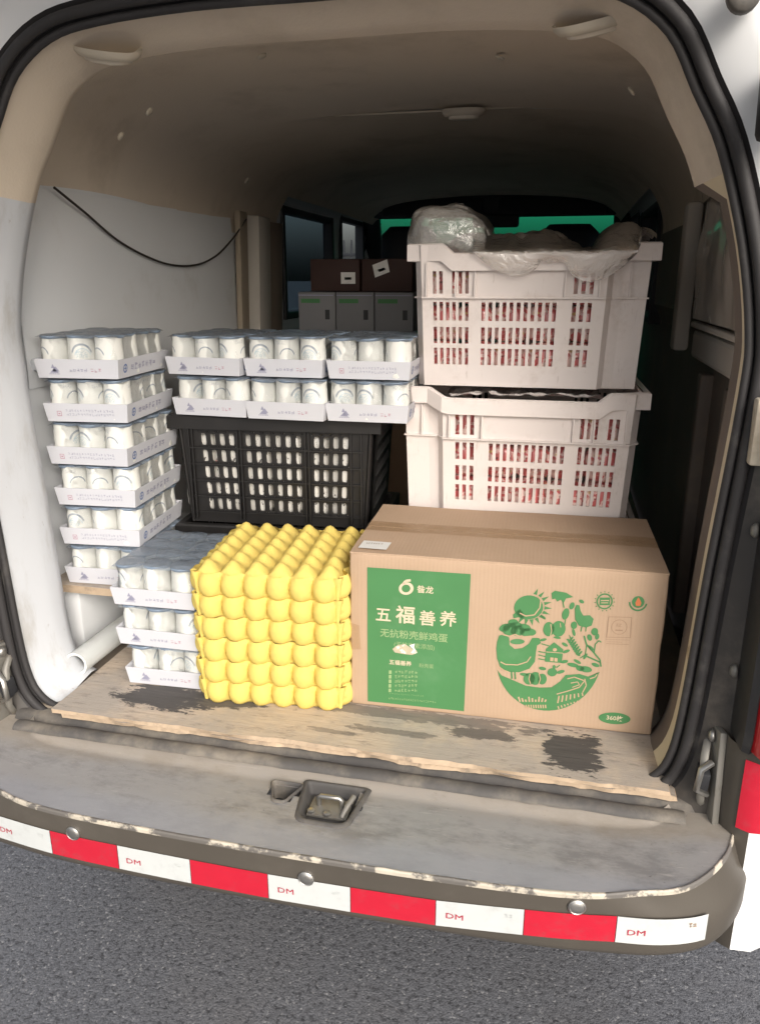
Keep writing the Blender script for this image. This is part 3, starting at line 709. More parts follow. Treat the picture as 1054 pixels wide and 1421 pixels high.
# seats
def seat(x):
    rr = []
    for z, w_, d in ((1.0, .25, .07), (1.12, .255, .075), (1.35, .25, .07), (1.48, .225, .055), (1.54, .18, .04)):
        rr.append([Vector((x + w_ * math.copysign(abs(math.cos(a)) ** .5, math.cos(a)), 3.74 + .12 * (1.0 - z) * -.8 + d * math.copysign(abs(math.sin(a)) ** .6, math.sin(a)), z)) for a in [2 * math.pi * k / 20 for k in range(20)]])
    V, F = loft(rr, True); F.append(tuple(range(len(V) - 20, len(V)))); s = vp('front_seat', V, F, 'dark_trim', True)
    rr = []
    for z, w_, d in ((1.565, .09, .03), (1.59, .125, .05), (1.66, .135, .055), (1.745, .13, .05), (1.782, .09, .03)):
        rr.append([Vector((x + w_ * math.copysign(abs(math.cos(a)) ** .6, math.cos(a)), 3.78 + d * math.sin(a), z)) for a in [2 * math.pi * k / 20 for k in range(20)]])
    V, F = loft(rr, True); F.append(tuple(range(len(V) - 20, len(V)))); F.append(tuple(range(20))[::-1]); mk('headrest', V, F, 'dark_trim', s, True)
    for dx in (-.05, .05): tube('headrest_post', [(x + dx, 3.78, 1.50), (x + dx, 3.78, 1.60)], .007, 'steel', s, 6)
seat(-.72); seat(.015)
box('rear_view_mirror', (-.36, 4.30, 1.835), (.24, .03, .065), 'dark_trim', van, bevel=.014, seg=3, world=True)
# push clips in the roof lining and screws in the pillar panel
for x, y, z in ((-.93, 1.62, 1.838), (-.86, 1.62, 1.882), (-.945, 2.35, 1.832), (-.60, 1.60, 1.966), (.10, 1.60, 1.872), (-.15, 1.75, 1.975)):
    V, F = disc_lathe([(.010, 0), (.009, .003), (.003, .004)], 12)
    nrm = (Vector((XC, y, 1.45)) - Vector((x, y, z))).normalized(); q = nrm.to_track_quat('Z', 'Y').to_matrix()
    vp('trim_clip', [q @ Vector(v_) + Vector((x, y, z)) + nrm * .001 for v_ in V], F, 'beige_trim', True)
# ceiling lamps
for x, y, z, rz in ((-.795, 1.365, 1.934, 10), (.022, 1.385, 1.934, -10), (-.278, 2.20, 1.968, 0)):
    small = y > 2
    V = []; n = 28; rr = []
    w_, d = (.055, .028) if not small else (.048, .026)
    for s, h_ in ((1.18, .0), (1.15, -.008), (1.0, -.016), (.86, -.017)):
        rr.append([(s * w_ * math.copysign(abs(math.cos(a)) ** .7, math.cos(a)), s * d * math.sin(a), h_) for a in [2 * math.pi * k / n for k in range(n)]])
    V, F = loft(rr, True)
    rot = Euler((R(24 if not small else 2), R(rz), 0)).to_matrix()
    T = lambda L: [rot @ Vector(p) + Vector((x, y, z)) for p in L]
    h = vp('ceiling_lamp', T(V), F, 'beige_trim', True)
    rr = [[(s * w_ * math.copysign(abs(math.cos(a)) ** .7, math.cos(a)), s * d * math.sin(a), h_) for a in [2 * math.pi * k / n for k in range(n)]] for s, h_ in ((.84, -.013), (.80, -.022), (.6, -.025))]
    V, F = loft(rr, True); F.append(tuple(range(len(V) - n, len(V)))); mk('lens', T(V), F, 'lamp_lens', h, True)
for o in list(van.children):
    for ch in o.children: ch.matrix_parent_inverse = Matrix()

# ------------------------------------------------------------------ plywood floor, shelf, pipe, cable
def board(name, c, s, mats, nx=30, ny=16, rough=.004, rz=0):
    o = empty('tmp', (0, 0, 0)); bpy.data.objects.remove(o)
    V = []; F = []; mi = []
    def edge(x, y):
        e = 0
        return e
    for k in range(2):
        for j in range(ny + 1):
            for i in range(nx + 1):
                x = (i / nx - .5) * s[0]; y = (j / ny - .5) * s[1]
                if j == 0: y += rough * (noise.noise((x * 9, 1, k * .6)) + .6 * noise.noise((x * 40, 4, k)))
                if i == 0 or i == nx: x += rough * .6 * noise.noise((y * 12, 7, k))
                V.append((x, y, (-s[2] if k == 0 else 0) + .0012 * noise.noise((x * 4, y * 4, 0))))
    n = (nx + 1) * (ny + 1)
    at = lambda i, j, k: k * n + j * (nx + 1) + i
    for j in range(ny):
        for i in range(nx):
            F.append((at(i, j, 1), at(i + 1, j, 1), at(i + 1, j + 1, 1), at(i, j + 1, 1))); mi.append(0)
            F.append((at(i, j, 0), at(i, j + 1, 0), at(i + 1, j + 1, 0), at(i + 1, j, 0))); mi.append(0)
    for i in range(nx):
        F.append((at(i, 0, 0), at(i + 1, 0, 0), at(i + 1, 0, 1), at(i, 0, 1))); mi.append(1)
        F.append((at(i + 1, ny, 0), at(i, ny, 0), at(i, ny, 1), at(i + 1, ny, 1))); mi.append(1)
    for j in range(ny):
        F.append((at(0, j + 1, 0), at(0, j, 0), at(0, j, 1), at(0, j + 1, 1))); mi.append(1)
        F.append((at(nx, j, 0), at(nx, j + 1, 0), at(nx, j + 1, 1), at(nx, j, 1))); mi.append(1)
    o = mk(name, V, F, mats, None, False, mi); o.location = c; o.rotation_euler = (0, 0, R(rz)); return o
pb = board('plywood_board', (-.366, 1.765, ZF), (1.208, 1.10, .008), ['plywood', 'wood_edge'], 110, rough=.006)
tag(pb, 'worn plywood floor board with black patches lying across the van load bay', 'board')
pb2 = board('plywood_board', (-.350, 1.783, ZF - .0095), (1.20, 1.13, .009), ['plywood', 'wood_edge'], 110, rough=.010)
tag(pb2, 'lower plywood sheet whose edge peeks out beneath the worn floor board', 'board')
sh = board('shelf_board', (-1.0, 1.62, .877), (.23, .36, .018), ['plywood', 'wood_edge'], 10, 8, .001)
tag(sh, 'short wooden board carrying the tall stack of yogurt packs at left', 'board')
for y in (1.52, 1.72):
    pass
rr = []
pa, pb_ = Vector((-1.000, 1.352, .7285)), Vector((-.985, 2.05, .7285))
V = []; F = []; n = 20
for p, r in ((pa, .021), (pa, .027), (pb_, .027), (pb_, .021), (pa, .021)):
    V += [p + Vector((r * math.cos(2 * math.pi * k / n), 0, r * math.sin(2 * math.pi * k / n))) for k in range(n)]
F = [(i * n + k, i * n + (k + 1) % n, (i + 1) * n + (k + 1) % n, (i + 1) * n + k) for i in range(4) for k in range(n)]
tag(mk('plastic_pipe', V, F, 'pvc', None, True, flat_angle=40), 'grey-white plastic pipe lying on the floor under the wooden shelf board', 'pipe')
wx = XC - UW + .028
cab = tube('cable', smooth_path([(wx, 1.60, 1.738), (wx + .004, 1.70, 1.695), (wx + .004, 1.83, 1.640), (wx + .006, 1.98, 1.602), (wx + .006, 2.12, 1.585), (wx + .006, 2.27, 1.590), (wx + .004, 2.42, 1.622), (wx + .002, 2.56, 1.680), (wx + .01, 2.66, 1.745)], 6), .0029, 'cable', None, 8)
tag(cab, 'thin black cable sagging across the white left wall panel', 'cable')

# ------------------------------------------------------------------ yogurt packs
PW, PD, PITCH = .186, .248, .0608
V, F = disc_lathe([(.0285, 0), (.0301, .003), (.0301, .012), (.0294, .040), (.0278, .075), (.0283, .079), (.0283, .083)], 24)
cup_me = bpy.data.meshes.new('cup'); cup_me.from_pydata(V, [], F); cup_me.materials.append(M['cup']); cup_me.polygons.foreach_set('use_smooth', [True] * len(F)); cup_me.set_sharp_from_angle(angle=R(45))
V = []; n = 24
rr = [[(r * (1 + (.05 * math.cos(3 * a) if r > .02 else 0)) * math.cos(a), r * (1 + (.05 * math.cos(3 * a) if r > .02 else 0)) * math.sin(a), z) for a in [2 * math.pi * k / n for k in range(n)]] for r, z in ((.0288, .0795), (.0305, .0835), (.0300, .0853), (.024, .0848), (.010, .0860))]
V, F = loft(rr, True); F.append(tuple(range(len(V) - n, len(V))))
lid_me = bpy.data.meshes.new('lid'); lid_me.from_pydata(V, [], F); lid_me.materials.append(M['lid_foil']); lid_me.polygons.foreach_set('use_smooth', [True] * len(F))
def pack_proto(name='yogurt_pack'):
    root = empty(name, (0, 0, 0))
    # tray: tapered open box, folded card with thickness
    t = .0018; hb, ht = .5, .5
    def rg(s, z, inset=0): return [Vector((sx * (PW / 2 + s - inset), sy * (PD / 2 + s - inset), z)) for sx, sy in ((-1, -1), (1, -1), (1, 1), (-1, 1))]
    V, F = loft([rg(-.003, 0), rg(.002, .040), rg(.002, .040, t), rg(-.003, .002, t)], True); F.append((3, 2, 1, 0)); F.append((12, 13, 14, 15))
    tray = mk('tray', V, F, 'tray_card', root)
    tilt = math.atan2(.009, .037)
    def on_face(side, quads, mat, nm):
        V = []; F = []
        for q in quads:
            n0 = len(V)
            for (a, b) in q:
                off = -.003 + .005 * b / .040 + .0004
                p = {'front': (a, -(PD / 2 + off), b), 'back': (-a, PD / 2 + off, b), 'right': (PW / 2 + off, a, b), 'left': (-(PW / 2 + off), -a, b)}[side]
                V.append(p)
            F.append(tuple(range(n0, n0 + len(q))))
        return mk(nm, V, F, mat, tray)
    def rect(x0, y0, x1, y1): return [(x0, y0), (x1, y0), (x1, y1), (x0, y1)]
    rq = random.Random(4)
    # front: hill emblem and a date line
    q = [[(-.062 + dx, y0), (-.062 + dx + w_, y0), (-.062 + dx + w_ * .5, y0 + h_)] for dx, w_, y0, h_ in ((0, .020, .011, .010), (.006, .016, .014, .011), (.004, .009, .021, .009))]
    q += [rect(-.064 + .004 * k, .008, -.061 + .004 * k, .0098) for k in range(6)]
    on_face('front', q, 'ink_grey', 'emblem')
    on_face('front', [rect(-.018 + a, .013 + b, -.018 + c_, .013 + d) for a, b, c_, d in strokes(5, .042, .0085, rq)], 'ink_grey', 'lettering')
    on_face('front', [rect(.030 + a, .013 + b, .030 + c_, .013 + d) for a, b, c_, d in strokes(3, .026, .008, rq)], 'ink_rose', 'lettering')
    # back: small emblem and two fine lines
    q = [rect(-.066, .012, -.056, .0135), rect(-.066, .022, -.056, .0232), rect(-.066, .012, -.0648, .023), rect(-.057, .012, -.0558, .023), rect(-.063, .016, -.059, .019)]
    on_face('back', q, 'ink_rose', 'emblem')
    on_face('back', [rect(-.046 + a, y0 + b, -.046 + c_, y0 + d) for y0 in (.0215, .013) for a, b, c_, d in strokes(17, .110, .006, rq, 3)], 'ink_grey', 'lettering')
    # sides: round mark and six large characters
    for sd_ in ('right', 'left'):
        cx = -.092
        ring_ = []
        for k in range(16):
            a0, a1 = 2 * math.pi * k / 16, 2 * math.pi * (k + 1) / 16
            ring_.append([(cx + .0095 * math.cos(a0), .0195 + .0095 * math.sin(a0)), (cx + .0095 * math.cos(a1), .0195 + .0095 * math.sin(a1)), (cx + .0068 * math.cos(a1), .0195 + .0068 * math.sin(a1)), (cx + .0068 * math.cos(a0), .0195 + .0068 * math.sin(a0))])
        ring_ += [rect(cx - .001, .012, cx + .001, .027), rect(cx - .005, .0185, cx + .005, .0205)]
        on_face(sd_, ring_, 'ink_blue', 'emblem')
        on_face(sd_, [rect(-.068 + a, .012 + b, -.068 + c_, .012 + d) for a, b, c_, d in strokes(7, .125, .015, rq, 5)], 'ink_grey', 'lettering')
    for i in range(3):
        for j in range(4):
            c_ = link(bpy.data.objects.new('cup', cup_me), root); c_.location = ((i - 1) * PITCH, (j - 1.5) * PITCH, .003)
            l_ = link(bpy.data.objects.new('lid', lid_me), c_)
    # shrink film over lids and down the sides into the tray
    rings = []
    for s, z in ((-.005, .030), (-.004, .045), (-.007, .064), (-.004, .0855)):
        row = []
        for sx0, sy0, sx1, sy1 in ((-1, -1, 1, -1), (1, -1, 1, 1), (1, 1, -1, 1), (-1, 1, -1, -1)):
            m_ = 12
            for k in range(m_):
                t_ = k / m_; ux = lerp(sx0, sx1, t_); uy = lerp(sy0, sy1, t_)
                corner = min(1, 6 * min(t_, 1 - t_))
                x, y = ux * (PW / 2 + s - .006 * (1 - corner)), uy * (PD / 2 + s - .006 * (1 - corner))
                row.append(Vector((x, y, z + .0015 * noise.noise((x * 60, y * 60, z * 30)))))
        rings.append(row)
    V, F = loft(rings, True); mk('side_film', V, F, 'film', root, True)
    V = []; F = []; nx, ny = 18, 24
    for j in range(ny + 1):
        for i in range(nx + 1):
            x = (i / nx - .5) * (PW - .006); y = (j / ny - .5) * (PD - .006)
            cxn = abs(((x / PITCH + 1.5) % 1) - .5); cyn = abs(((y / PITCH + 2) % 1) - .5)
            e = .0912 - .0035 * min(1, (cxn ** 2 + cyn ** 2) * 2.4) + .0012 * noise.noise((x * 70, y * 70, 2))
            if i in (0, nx) or j in (0, ny): e -= .003
            V.append((x, y, e))
    F = [(j * (nx + 1) + i, j * (nx + 1) + i + 1, (j + 1) * (nx + 1) + i + 1, (j + 1) * (nx + 1) + i) for j in range(ny) for i in range(nx)]
    mk('top_film', V, F, 'film_blue', root, True)
    return root
pk0 = pack_proto(); used = [False]
def pack(x, y, z, rz, label, group):
    o = pk0 if not used[0] else copy_tree(pk0); used[0] = True
    o.location = (x, y, z); o.rotation_euler = (0, 0, R(rz)); tag(o, label, 'yogurt pack', group)
    for ch in o.children:
        if ch.name.startswith('cup'):
            ch.rotation_euler = (0, 0, rnd.uniform(0, 6.28))
            ch.location.x += rnd.uniform(-.001, .001); ch.location.y += rnd.uniform(-.001, .001)
            for l_ in ch.children: l_.rotation_euler = (rnd.uniform(-.04, .04), rnd.uniform(-.04, .04), rnd.uniform(0, 6))
    return o
ordn = ['lowest', 'second from the bottom', 'third from the bottom', 'fourth from the bottom', 'fifth from the bottom', 'topmost']
PH = .0938
for k in range(6):
    jx, jy, jr_ = ((.004, 0, -1), (-.002, .004, 1), (.002, 0, 0), (0, -.004, -1.5), (-.003, .002, 1.5), (-.006, -.004, 0))[k]
    pack(-.985 + jx, 1.580 + jy, .8785 + PH * k, 4 + jr_ + (180 if 0 < k < 5 else 0), f'yogurt pack, {ordn[k]} of the tall stack of six by the left wall', 'yogurt packs stacked against the left wall')
for k, o3 in enumerate(('bottom', 'middle', 'top')):
    jx, jy, jr_ = ((.002, .002, 1), (-.006, -.002, -1), (-.010, -.004, .5))[k]
    pack(-.785 + jx, 1.472 + jy, ZF + .001 + PH * k, 1 + jr_, f'yogurt pack at the {o3} of the stack of three beside the yellow egg trays', 'yogurt packs stacked on the floor beside the egg trays')
for k, o2 in enumerate(('lower', 'upper')):
    for i, o3 in enumerate(('left', 'middle', 'right')):
        jx = (-.785, -.596, -.408)[i] + ((.012, .006, .002)[i] if k == 0 else (0, 0, .004)[i])
        pack(jx, 1.768 + rnd.uniform(-.008, .008) + (.008 if k else 0), 1.2425 + PH * k, (-4, -1, 1)[i] + rnd.uniform(-1, 1) + (180 if (k, i) == (1, 2) else 0), f'{o3} yogurt pack in the {o2} row of three on top of the black crate', 'yogurt packs on the black crate')

# ------------------------------------------------------------------ egg trays
def tray_mesh(top):
    p = .0466; nx, ny = 6, 6; ax, ay = nx * p / 2, ny * p / 2; H = .0486; m_ = 9; nb = 10
    per = []       # (x, y, nx, ny, a, corner)
    def edge(x0, y0, x1, y1, n, nxv, nyv):
        for c_ in range(n):
            for k in range(m_):
                t = (c_ + k / m_) / n; per.append((lerp(x0, x1, t), lerp(y0, y1, t), nxv, nyv, 2 * k / m_ - 1, 0))
    def corner(cx, cy, a0):
        for k in range(7):
            a = R(a0 + 90 * k / 7); per.append((cx, cy, math.cos(a), math.sin(a), 2 * k / 7 - 1, 1))
    edge(-ax, -ay, ax, -ay, nx, 0, -1); corner(ax, -ay, -90)
    edge(ax, -ay, ax, ay, ny, 1, 0); corner(ax, ay, 0)
    edge(ax, ay, -ax, ay, nx, 0, 1); corner(-ax, ay, 90)
    edge(-ax, ay, -ax, -ay, ny, -1, 0); corner(-ax, -ay, 180)
    rows = []
    for j in range(nb + 1):
        b = 2 * j / nb - 1; row = []
        for i, (x, y, vx, vy, a, cn) in enumerate(per):
            if cn:
                d = .005 + .009 * max(0, (b + 1) / 2) ** 1.6 + .004 * (1 - a * a)
            else:
                s = max(0, 1 - .97 * a * a - .62 * b * b)
                d = .0060 + .0215 * s ** .5
            d += .0012 * noise.noise((x * 60 + vx, y * 60 + vy, b * 1.5 + (9 if top else 0)))
            zz = H * (b + 1) / 2
            if b > .9 and cn: zz += .003
            row.append(Vector((x + vx * d, y + vy * d, zz)))
        rows.append(row)
    V, F = loft(rows, True); F.append(tuple(range(len(per)))[::-1]); n0 = len(V)
    # top surface
    gx, gy = nx * 8, ny * 8 
    base = len(V)
    for j in range(gy + 1):
        for i in range(gx + 1):
            e_ = .009 if top else .004; x = lerp(-ax - e_, ax + e_, i / gx); y = lerp(-ay - e_, ay + e_, j / gy)
            a = math.cos(2 * math.pi * (i / 8 - .5)); b = math.cos(2 * math.pi * (j / 8 - .5))
            if top: h_ = H - .006 + .026 * max(0, (.5 + .5 * a)) ** .62 * (.74 + .26 * b)
            else: h_ = H - .006 - .020 * (.5 + .5 * a) * (.5 + .5 * b)
            if i in (0, gx) or j in (0, gy): h_ = H - (.014 if top else .004)
            V.append(Vector((x, y, h_ + .001 * noise.noise((x * 80, y * 80, 5)))))
    F += [(base + j * (gx + 1) + i, base + j * (gx + 1) + i + 1, base + (j + 1) * (gx + 1) + i + 1, base + (j + 1) * (gx + 1) + i) for j in range(gy) for i in range(gx)]
    return V, F
V, F = tray_mesh(False); et0 = mk('egg_tray', V, F, 'egg_yellow', None, True, flat_angle=80)
V, F = tray_mesh(True); et1 = mk('egg_tray', V, F, 'egg_yellow', None, True, flat_angle=80)
for k in range(6):
    o = et1 if k == 5 else (et0 if k == 0 else et0.copy())
    if k not in (0, 5): COL.objects.link(o)
    o.location = (-.547 + rnd.uniform(-.0015, .0015), 1.480 + rnd.uniform(-.0015, .0015), ZF + .001 + .0478 * k); o.rotation_euler = (0, 0, R(5.2 + rnd.uniform(-.5, .5)))
    tag(o, f'yellow egg tray, {ordn[k]} in the stack of six beside the cardboard box', 'egg tray', 'stacked yellow egg trays')

# ------------------------------------------------------------------ printed cardboard box
BW, BD, BH = .597, .335, .334
bx = empty('cardboard_box', (-.0745 - .0039, 1.378 + BD / 2, ZF + .001), 1.33, 'large brown cardboard egg box with green printed panel and egg-shaped farm picture', 'cardboard box')
V = []; F = []
nx, nz = 16, 10
bm = bmesh.new()
bm_box(bm, (0, 0, BH / 2), (BW, BD, BH), None, .0045, 3)
bmesh.ops.subdivide_edges(bm, edges=[e for e in bm.edges if e.calc_length() > .2], cuts=22, use_grid_fill=True)
for v in bm.verts:
    if abs(v.co.y) < BD / 2 - .02 and v.co.z > BH - .003: v.co.z -= .004 * (1 - abs(v.co.x) / BW * 2) * (1 - (abs(v.co.y) / BD * 2)) 
    if abs(v.co.x) > BW / 2 - .01: v.co.x += .003 * noise.noise((v.co.y * 12, v.co.z * 14, 3))
    cz_ = min(1, max(0, (BH - v.co.z) / .05)); ez = min(1, max(0, (BW / 2 - abs(v.co.x)) / .03))
    if v.co.y < -BD / 2 + .01: v.co.y += .006 * max(0, noise.noise((v.co.x * 11, v.co.z * 16, 8))) * (1 - min(ez, 1)) + .004 * max(0, noise.noise((v.co.x * 15, 2, 0))) * (1 - min(1, cz_ * 2.4))
    if v.co.z > BH - .01: v.co.z += .003 * noise.noise((v.co.x * 9, v.co.y * 9, 1))
from_bm('body', bm, 'kraft', bx, True, flat_angle=35)
FY = -BD / 2 - .0008
def flap(x0, x1, y0, y1, z):  
    return board_part('flap', (x0 + x1) / 2, (y0 + y1) / 2, x1 - x0, y1 - y0, z)
def board_part(name, cx, cy, w_, d, z, t=.0035, mat='kraft'):
    V = []; F = []; nx, ny = 14, 6
    for k in (0, 1):
        for j in range(ny + 1):
            for i in range(nx + 1):
                x = cx + (i / nx - .5) * w_; y = cy + (j / ny - .5) * d
                V.append((x, y, z + (t if k else 0) + .0022 * noise.noise((x * 7, y * 9, 4)) + .004 * (1 - abs(2 * i / nx - 1)) * 0))
    n = (nx + 1) * (ny + 1); at = lambda i, j, k: k * n + j * (nx + 1) + i
    for j in range(ny):
        for i in range(nx):
            F.append((at(i, j, 1), at(i + 1, j, 1), at(i + 1, j + 1, 1), at(i, j + 1, 1))); F.append((at(i, j, 0), at(i, j + 1, 0), at(i + 1, j + 1, 0), at(i + 1, j, 0)))
    for i in range(nx): F.append((at(i, 0, 0), at(i + 1, 0, 0), at(i + 1, 0, 1), at(i, 0, 1))); F.append((at(i + 1, ny, 0), at(i, ny, 0), at(i, ny, 1), at(i + 1, ny, 1)))
    for j in range(ny): F.append((at(0, j + 1, 0), at(0, j, 0), at(0, j, 1), at(0, j + 1, 1))); F.append((at(nx, j, 0), at(nx, j + 1, 0), at(nx, j + 1, 1), at(nx, j, 1)))
    return mk(name, V, F, mat, bx, False)
board_part('flap', 0, -BD / 4 - .0005, BW - .002, BD / 2 - .003, BH - .0005)
board_part('flap', 0, BD / 4 + .0005, BW - .002, BD / 2 - .003, BH - .0005)
V = []; F = []
for i in range(15):
    x = (i / 14 - .5) * BW
    for j in range(5):
        y = .0 + (j / 4 - .5) * .062
        V.append((x, y, BH + .0046 + .0022 * noise.noise((x * 7, y * 9, 4))))
F = [(i * 5 + j, (i + 1) * 5 + j, (i + 1) * 5 + j + 1, i * 5 + j + 1) for i in range(14) for j in range(4)]
mk('packing_tape', V, F, 'packing_tape', bx, True)
mk('packing_tape', [(-BW / 2 - .0012, -.05, .125), (-BW / 2 - .0012, -BD / 2 - .0008, .125), (-BW / 2 + .022, -BD / 2 - .0014, .128), (-BW / 2 - .0012, -.05, .185), (-BW / 2 - .0012, -BD / 2 - .0008, .185), (-BW / 2 + .019, -BD / 2 - .0014, .181)], [(0, 1, 4, 3), (1, 2, 5, 4)], 'packing_tape', bx)
st_ = mk('address_label', [(-.285, -.150, BH + .0060), (-.228, -.152, BH + .0060), (-.226, -.108, BH + .0062), (-.283, -.106, BH + .0062)], [(0, 1, 2, 3)], 'sticker', bx)
rq = random.Random(2); V = []; F = []
for (a, b, c_, d) in strokes(7, .036, .008, rq): n0 = len(V); V += [(-.276 + a, -.126 + b, BH + .0068), (-.276 + c_, -.126 + b, BH + .0068), (-.276 + c_, -.126 + d, BH + .0068), (-.276 + a, -.126 + d, BH + .0068)]; F.append((n0, n0 + 1, n0 + 2, n0 + 3))
mk('lettering', V, F, 'print_mark', st_)
# print positions: pixel of the two study crops -> position on the box face
HM = (0.001269194287277973, -4.190735854219768e-05, -0.5771541286086458, 0.0001515820713680918, -0.0014012920375361332, 1.2952418519165414, 0.00014026963655840827, -0.00024014250356261255)
def hm(x, y):
    d = HM[6] * x + HM[7] * y + 1
    return ((HM[0] * x + HM[1] * y + HM[2]) / d - BW / 2, (HM[3] * x + HM[4] * y + HM[5]) / d)
def qa(x, y): return hm(500 + x * 160 / 1054, 780 + y * 210 / 1383)       # text panel sketch
def qb(x, y): return hm(670 + x * 250 / 1054, 800 + y * 220 / 928)        # picture sketch
def flat(name, polys, lift, mat, parent=bx, conv=None):
    bm = bmesh.new()
    for pl in polys:
        pts = [conv(*p) if conv else p for p in pl]
        vs = [bm.verts.new((a, FY - lift, b)) for a, b in pts]
        try: f = bm.faces.new(vs)
        except ValueError: pass
    bm.normal_update()
    bmesh.ops.triangulate(bm, faces=bm.faces[:])
    me = bpy.data.meshes.new(name); bm.to_mesh(me); bm.free(); me.materials.append(M[mat])
    return link(bpy.data.objects.new(name, me), parent)
pan = flat('green_panel', [[(-.2630, .0105), (-.0640, .0110), (-.0605, .3085), (-.2625, .3070)]], .0004, 'print_green')
def ell(cx, cy, rx, ry, n=28, a0=0, a1=360, rot=0):
    c_, s = math.cos(R(rot)), math.sin(R(rot)); out_ = []
    for k in range(n + (0 if a1 - a0 >= 360 else 1)):
        a = R(a0 + (a1 - a0) * k / n); x, y = rx * math.cos(a), ry * math.sin(a); out_.append((cx + x * c_ - y * s, cy + x * s + y * c_))
    return out_
def line(pts, w):
    """thin polyline as quads (sketch units)"""
    out_ = []
    for (x0, y0), (x1, y1) in zip(pts, pts[1:]):
        L = math.hypot(x1 - x0, y1 - y0) or 1; nx_, ny_ = -(y1 - y0) / L * w / 2, (x1 - x0) / L * w / 2
        out_.append([(x0 + nx_, y0 + ny_), (x1 + nx_, y1 + ny_), (x1 - nx_, y1 - ny_), (x0 - nx_, y0 - ny_)])
    return out_
# panel lettering
LIFT = .0008
def tpos(px, py): a, b = qa(px, py); return (a, FY - LIFT, b)
text('五', .033, tpos(195, 483), 'print_pale', pan, offset=.0005)
text('福', .040, tpos(400, 490), 'print_pale', pan, offset=.0007)
text('善', .034, tpos(600, 520), 'print_pale', pan, offset=.0005)
text('养', .034, tpos(790, 528), 'print_pale', pan, offset=.0005)
text('昝龙', .0165, tpos(575, 252), 'print_pale', pan, offset=.0003)
text('无抗粉壳鲜鸡蛋', .0195, tpos(478, 672), 'print_dim', pan, offset=.0002)
text('(无抗生素添加)', .0125, tpos(485, 765), 'print_dim', pan)
text('五福善养', .0115, tpos(360, 922), 'print_pale', pan, offset=.0002)
text('粉壳蛋', .0100, tpos(600, 950), 'print_dim', pan)
for t_ in ((385, 160), (0, 0)): pass
outer = ell(400, 235, 68, 58, 24); inner = ell(398, 235, 40, 36, 24)
q = [[outer[k], outer[(k + 1) % 24], inner[(k + 1) % 24], inner[k]] for k in range(24)] + line([(372, 190), (395, 165), (440, 160)], 22)
flat('logo', q, .0004 + .0004, 'print_pale', pan, qa)
rq = random.Random(9); q = []
for r_ in range(5):
    y0 = 988 + r_ * 42
    for a, b, c_, d in strokes(7, 215, 30, rq, 4): q.append([(310 + a, y0 + b), (310 + c_, y0 + b), (310 + c_, y0 + d), (310 + a, y0 + d)])
    q.append([(258, y0), (282, y0), (282, y0 + 32), (258, y0 + 32)])
for a, b, c_, d in strokes(22, 440, 22, rq, 3): q.append([(258 + a, 1232 + b + a * .09), (258 + c_, 1232 + b + c_ * .09), (258 + c_, 1232 + d + c_ * .09), (258 + a, 1232 + d + a * .09)])
for a, b, c_, d in strokes(16, 320, 12, rq, 2): q.append([(265 + a, 1196 + b + a * .07), (265 + c_, 1196 + b + c_ * .07), (265 + c_, 1196 + d + c_ * .07), (265 + a, 1196 + d + a * .07)])
flat('small_print', q, .0008, 'print_dim', pan, qa)
flat('torn_patch', [[(285, 790), (330, 755), (400, 745), (440, 770), (480, 800), (505, 800), (515, 825), (470, 845), (400, 838), (310, 822)]], .0010, 'torn', pan, qa)
flat('torn_patch', [[(440, 755), (490, 740), (485, 775), (500, 800), (480, 832), (455, 825), (478, 795)]], .0013, 'sticker', pan, qa)
# egg-shaped farm picture
pic = []
pic.append(ell(255, 182, 84, 70, 26))                                           # sun
for k in range(11):
    a = R(-70 + k * 19); pic.append([(262 + 86 * math.cos(a - .13), 178 + 76 * math.sin(a - .13)), (262 + 130 * math.cos(a), 178 + 112 * math.sin(a)), (262 + 86 * math.cos(a + .13), 178 + 76 * math.sin(a + .13))])
pic.append([(385, 100), (405, 86), (470, 98), (512, 124), (470, 132), (455, 160), (440, 138), (420, 150), (408, 132), (390, 136)])
pic.append([(170, 245), (165, 225), (205, 190), (230, 225), (225, 250), (200, 240)])
pic += [ell(150, 310, 45, 36), ell(195, 320, 40, 30), ell(255, 328, 48, 24), ell(185, 288, 36, 20)]         # bushes
pic.append([(78, 380), (90, 345), (125, 340), (148, 360), (150, 400), (180, 425), (225, 420), (262, 395), (280, 362), (300, 360), (322, 362), (332, 392), (310, 405), (305, 440), (300, 500), (270, 540), (210, 562), (140, 558), (100, 530), (80, 480), (74, 420)])   # hen
pic.append(ell(195, 382, 42, 16))
pic += line([(165, 555), (170, 600)], 9) + line([(185, 558), (190, 602)], 9)
pic += [ell(375, 310, 32, 42), ell(432, 308, 40, 46)]                           # tomatoes
pic.append([(362, 425), (408, 386), (462, 428), (455, 508), (358, 500)])         # house
pic += line([(335, 395), (380, 408)], 6) + line([(318, 440), (360, 448)], 6) + line([(318, 460), (360, 470)], 6) + line([(318, 482), (358, 490)], 6)
pic += [ell(470, 222, 20, 34, rot=15)] + line([(460, 185), (452, 150)], 7) + line([(470, 255), (466, 285)], 6)
pic.append([(522, 190), (532, 168), (548, 172), (556, 205), (572, 232), (610, 230), (632, 252), (622, 290), (590, 302), (548, 290), (526, 255)])   # cockerel
pic += line([(566, 295), (560, 325)], 6) + line([(590, 298), (588, 325)], 6) + [ell(520, 288, 18, 22), ell(640, 326, 20, 22)]
for k in range(7):
    x, y = 498 + k * 9, 365 + k * 14; pic.append(ell(x + 10, y, 6, 15, 10, rot=40)); pic.append(ell(x - 6, y + 10, 6, 15, 10, rot=-60))
pic += line([(495, 345), (505, 370), (560, 465)], 5)
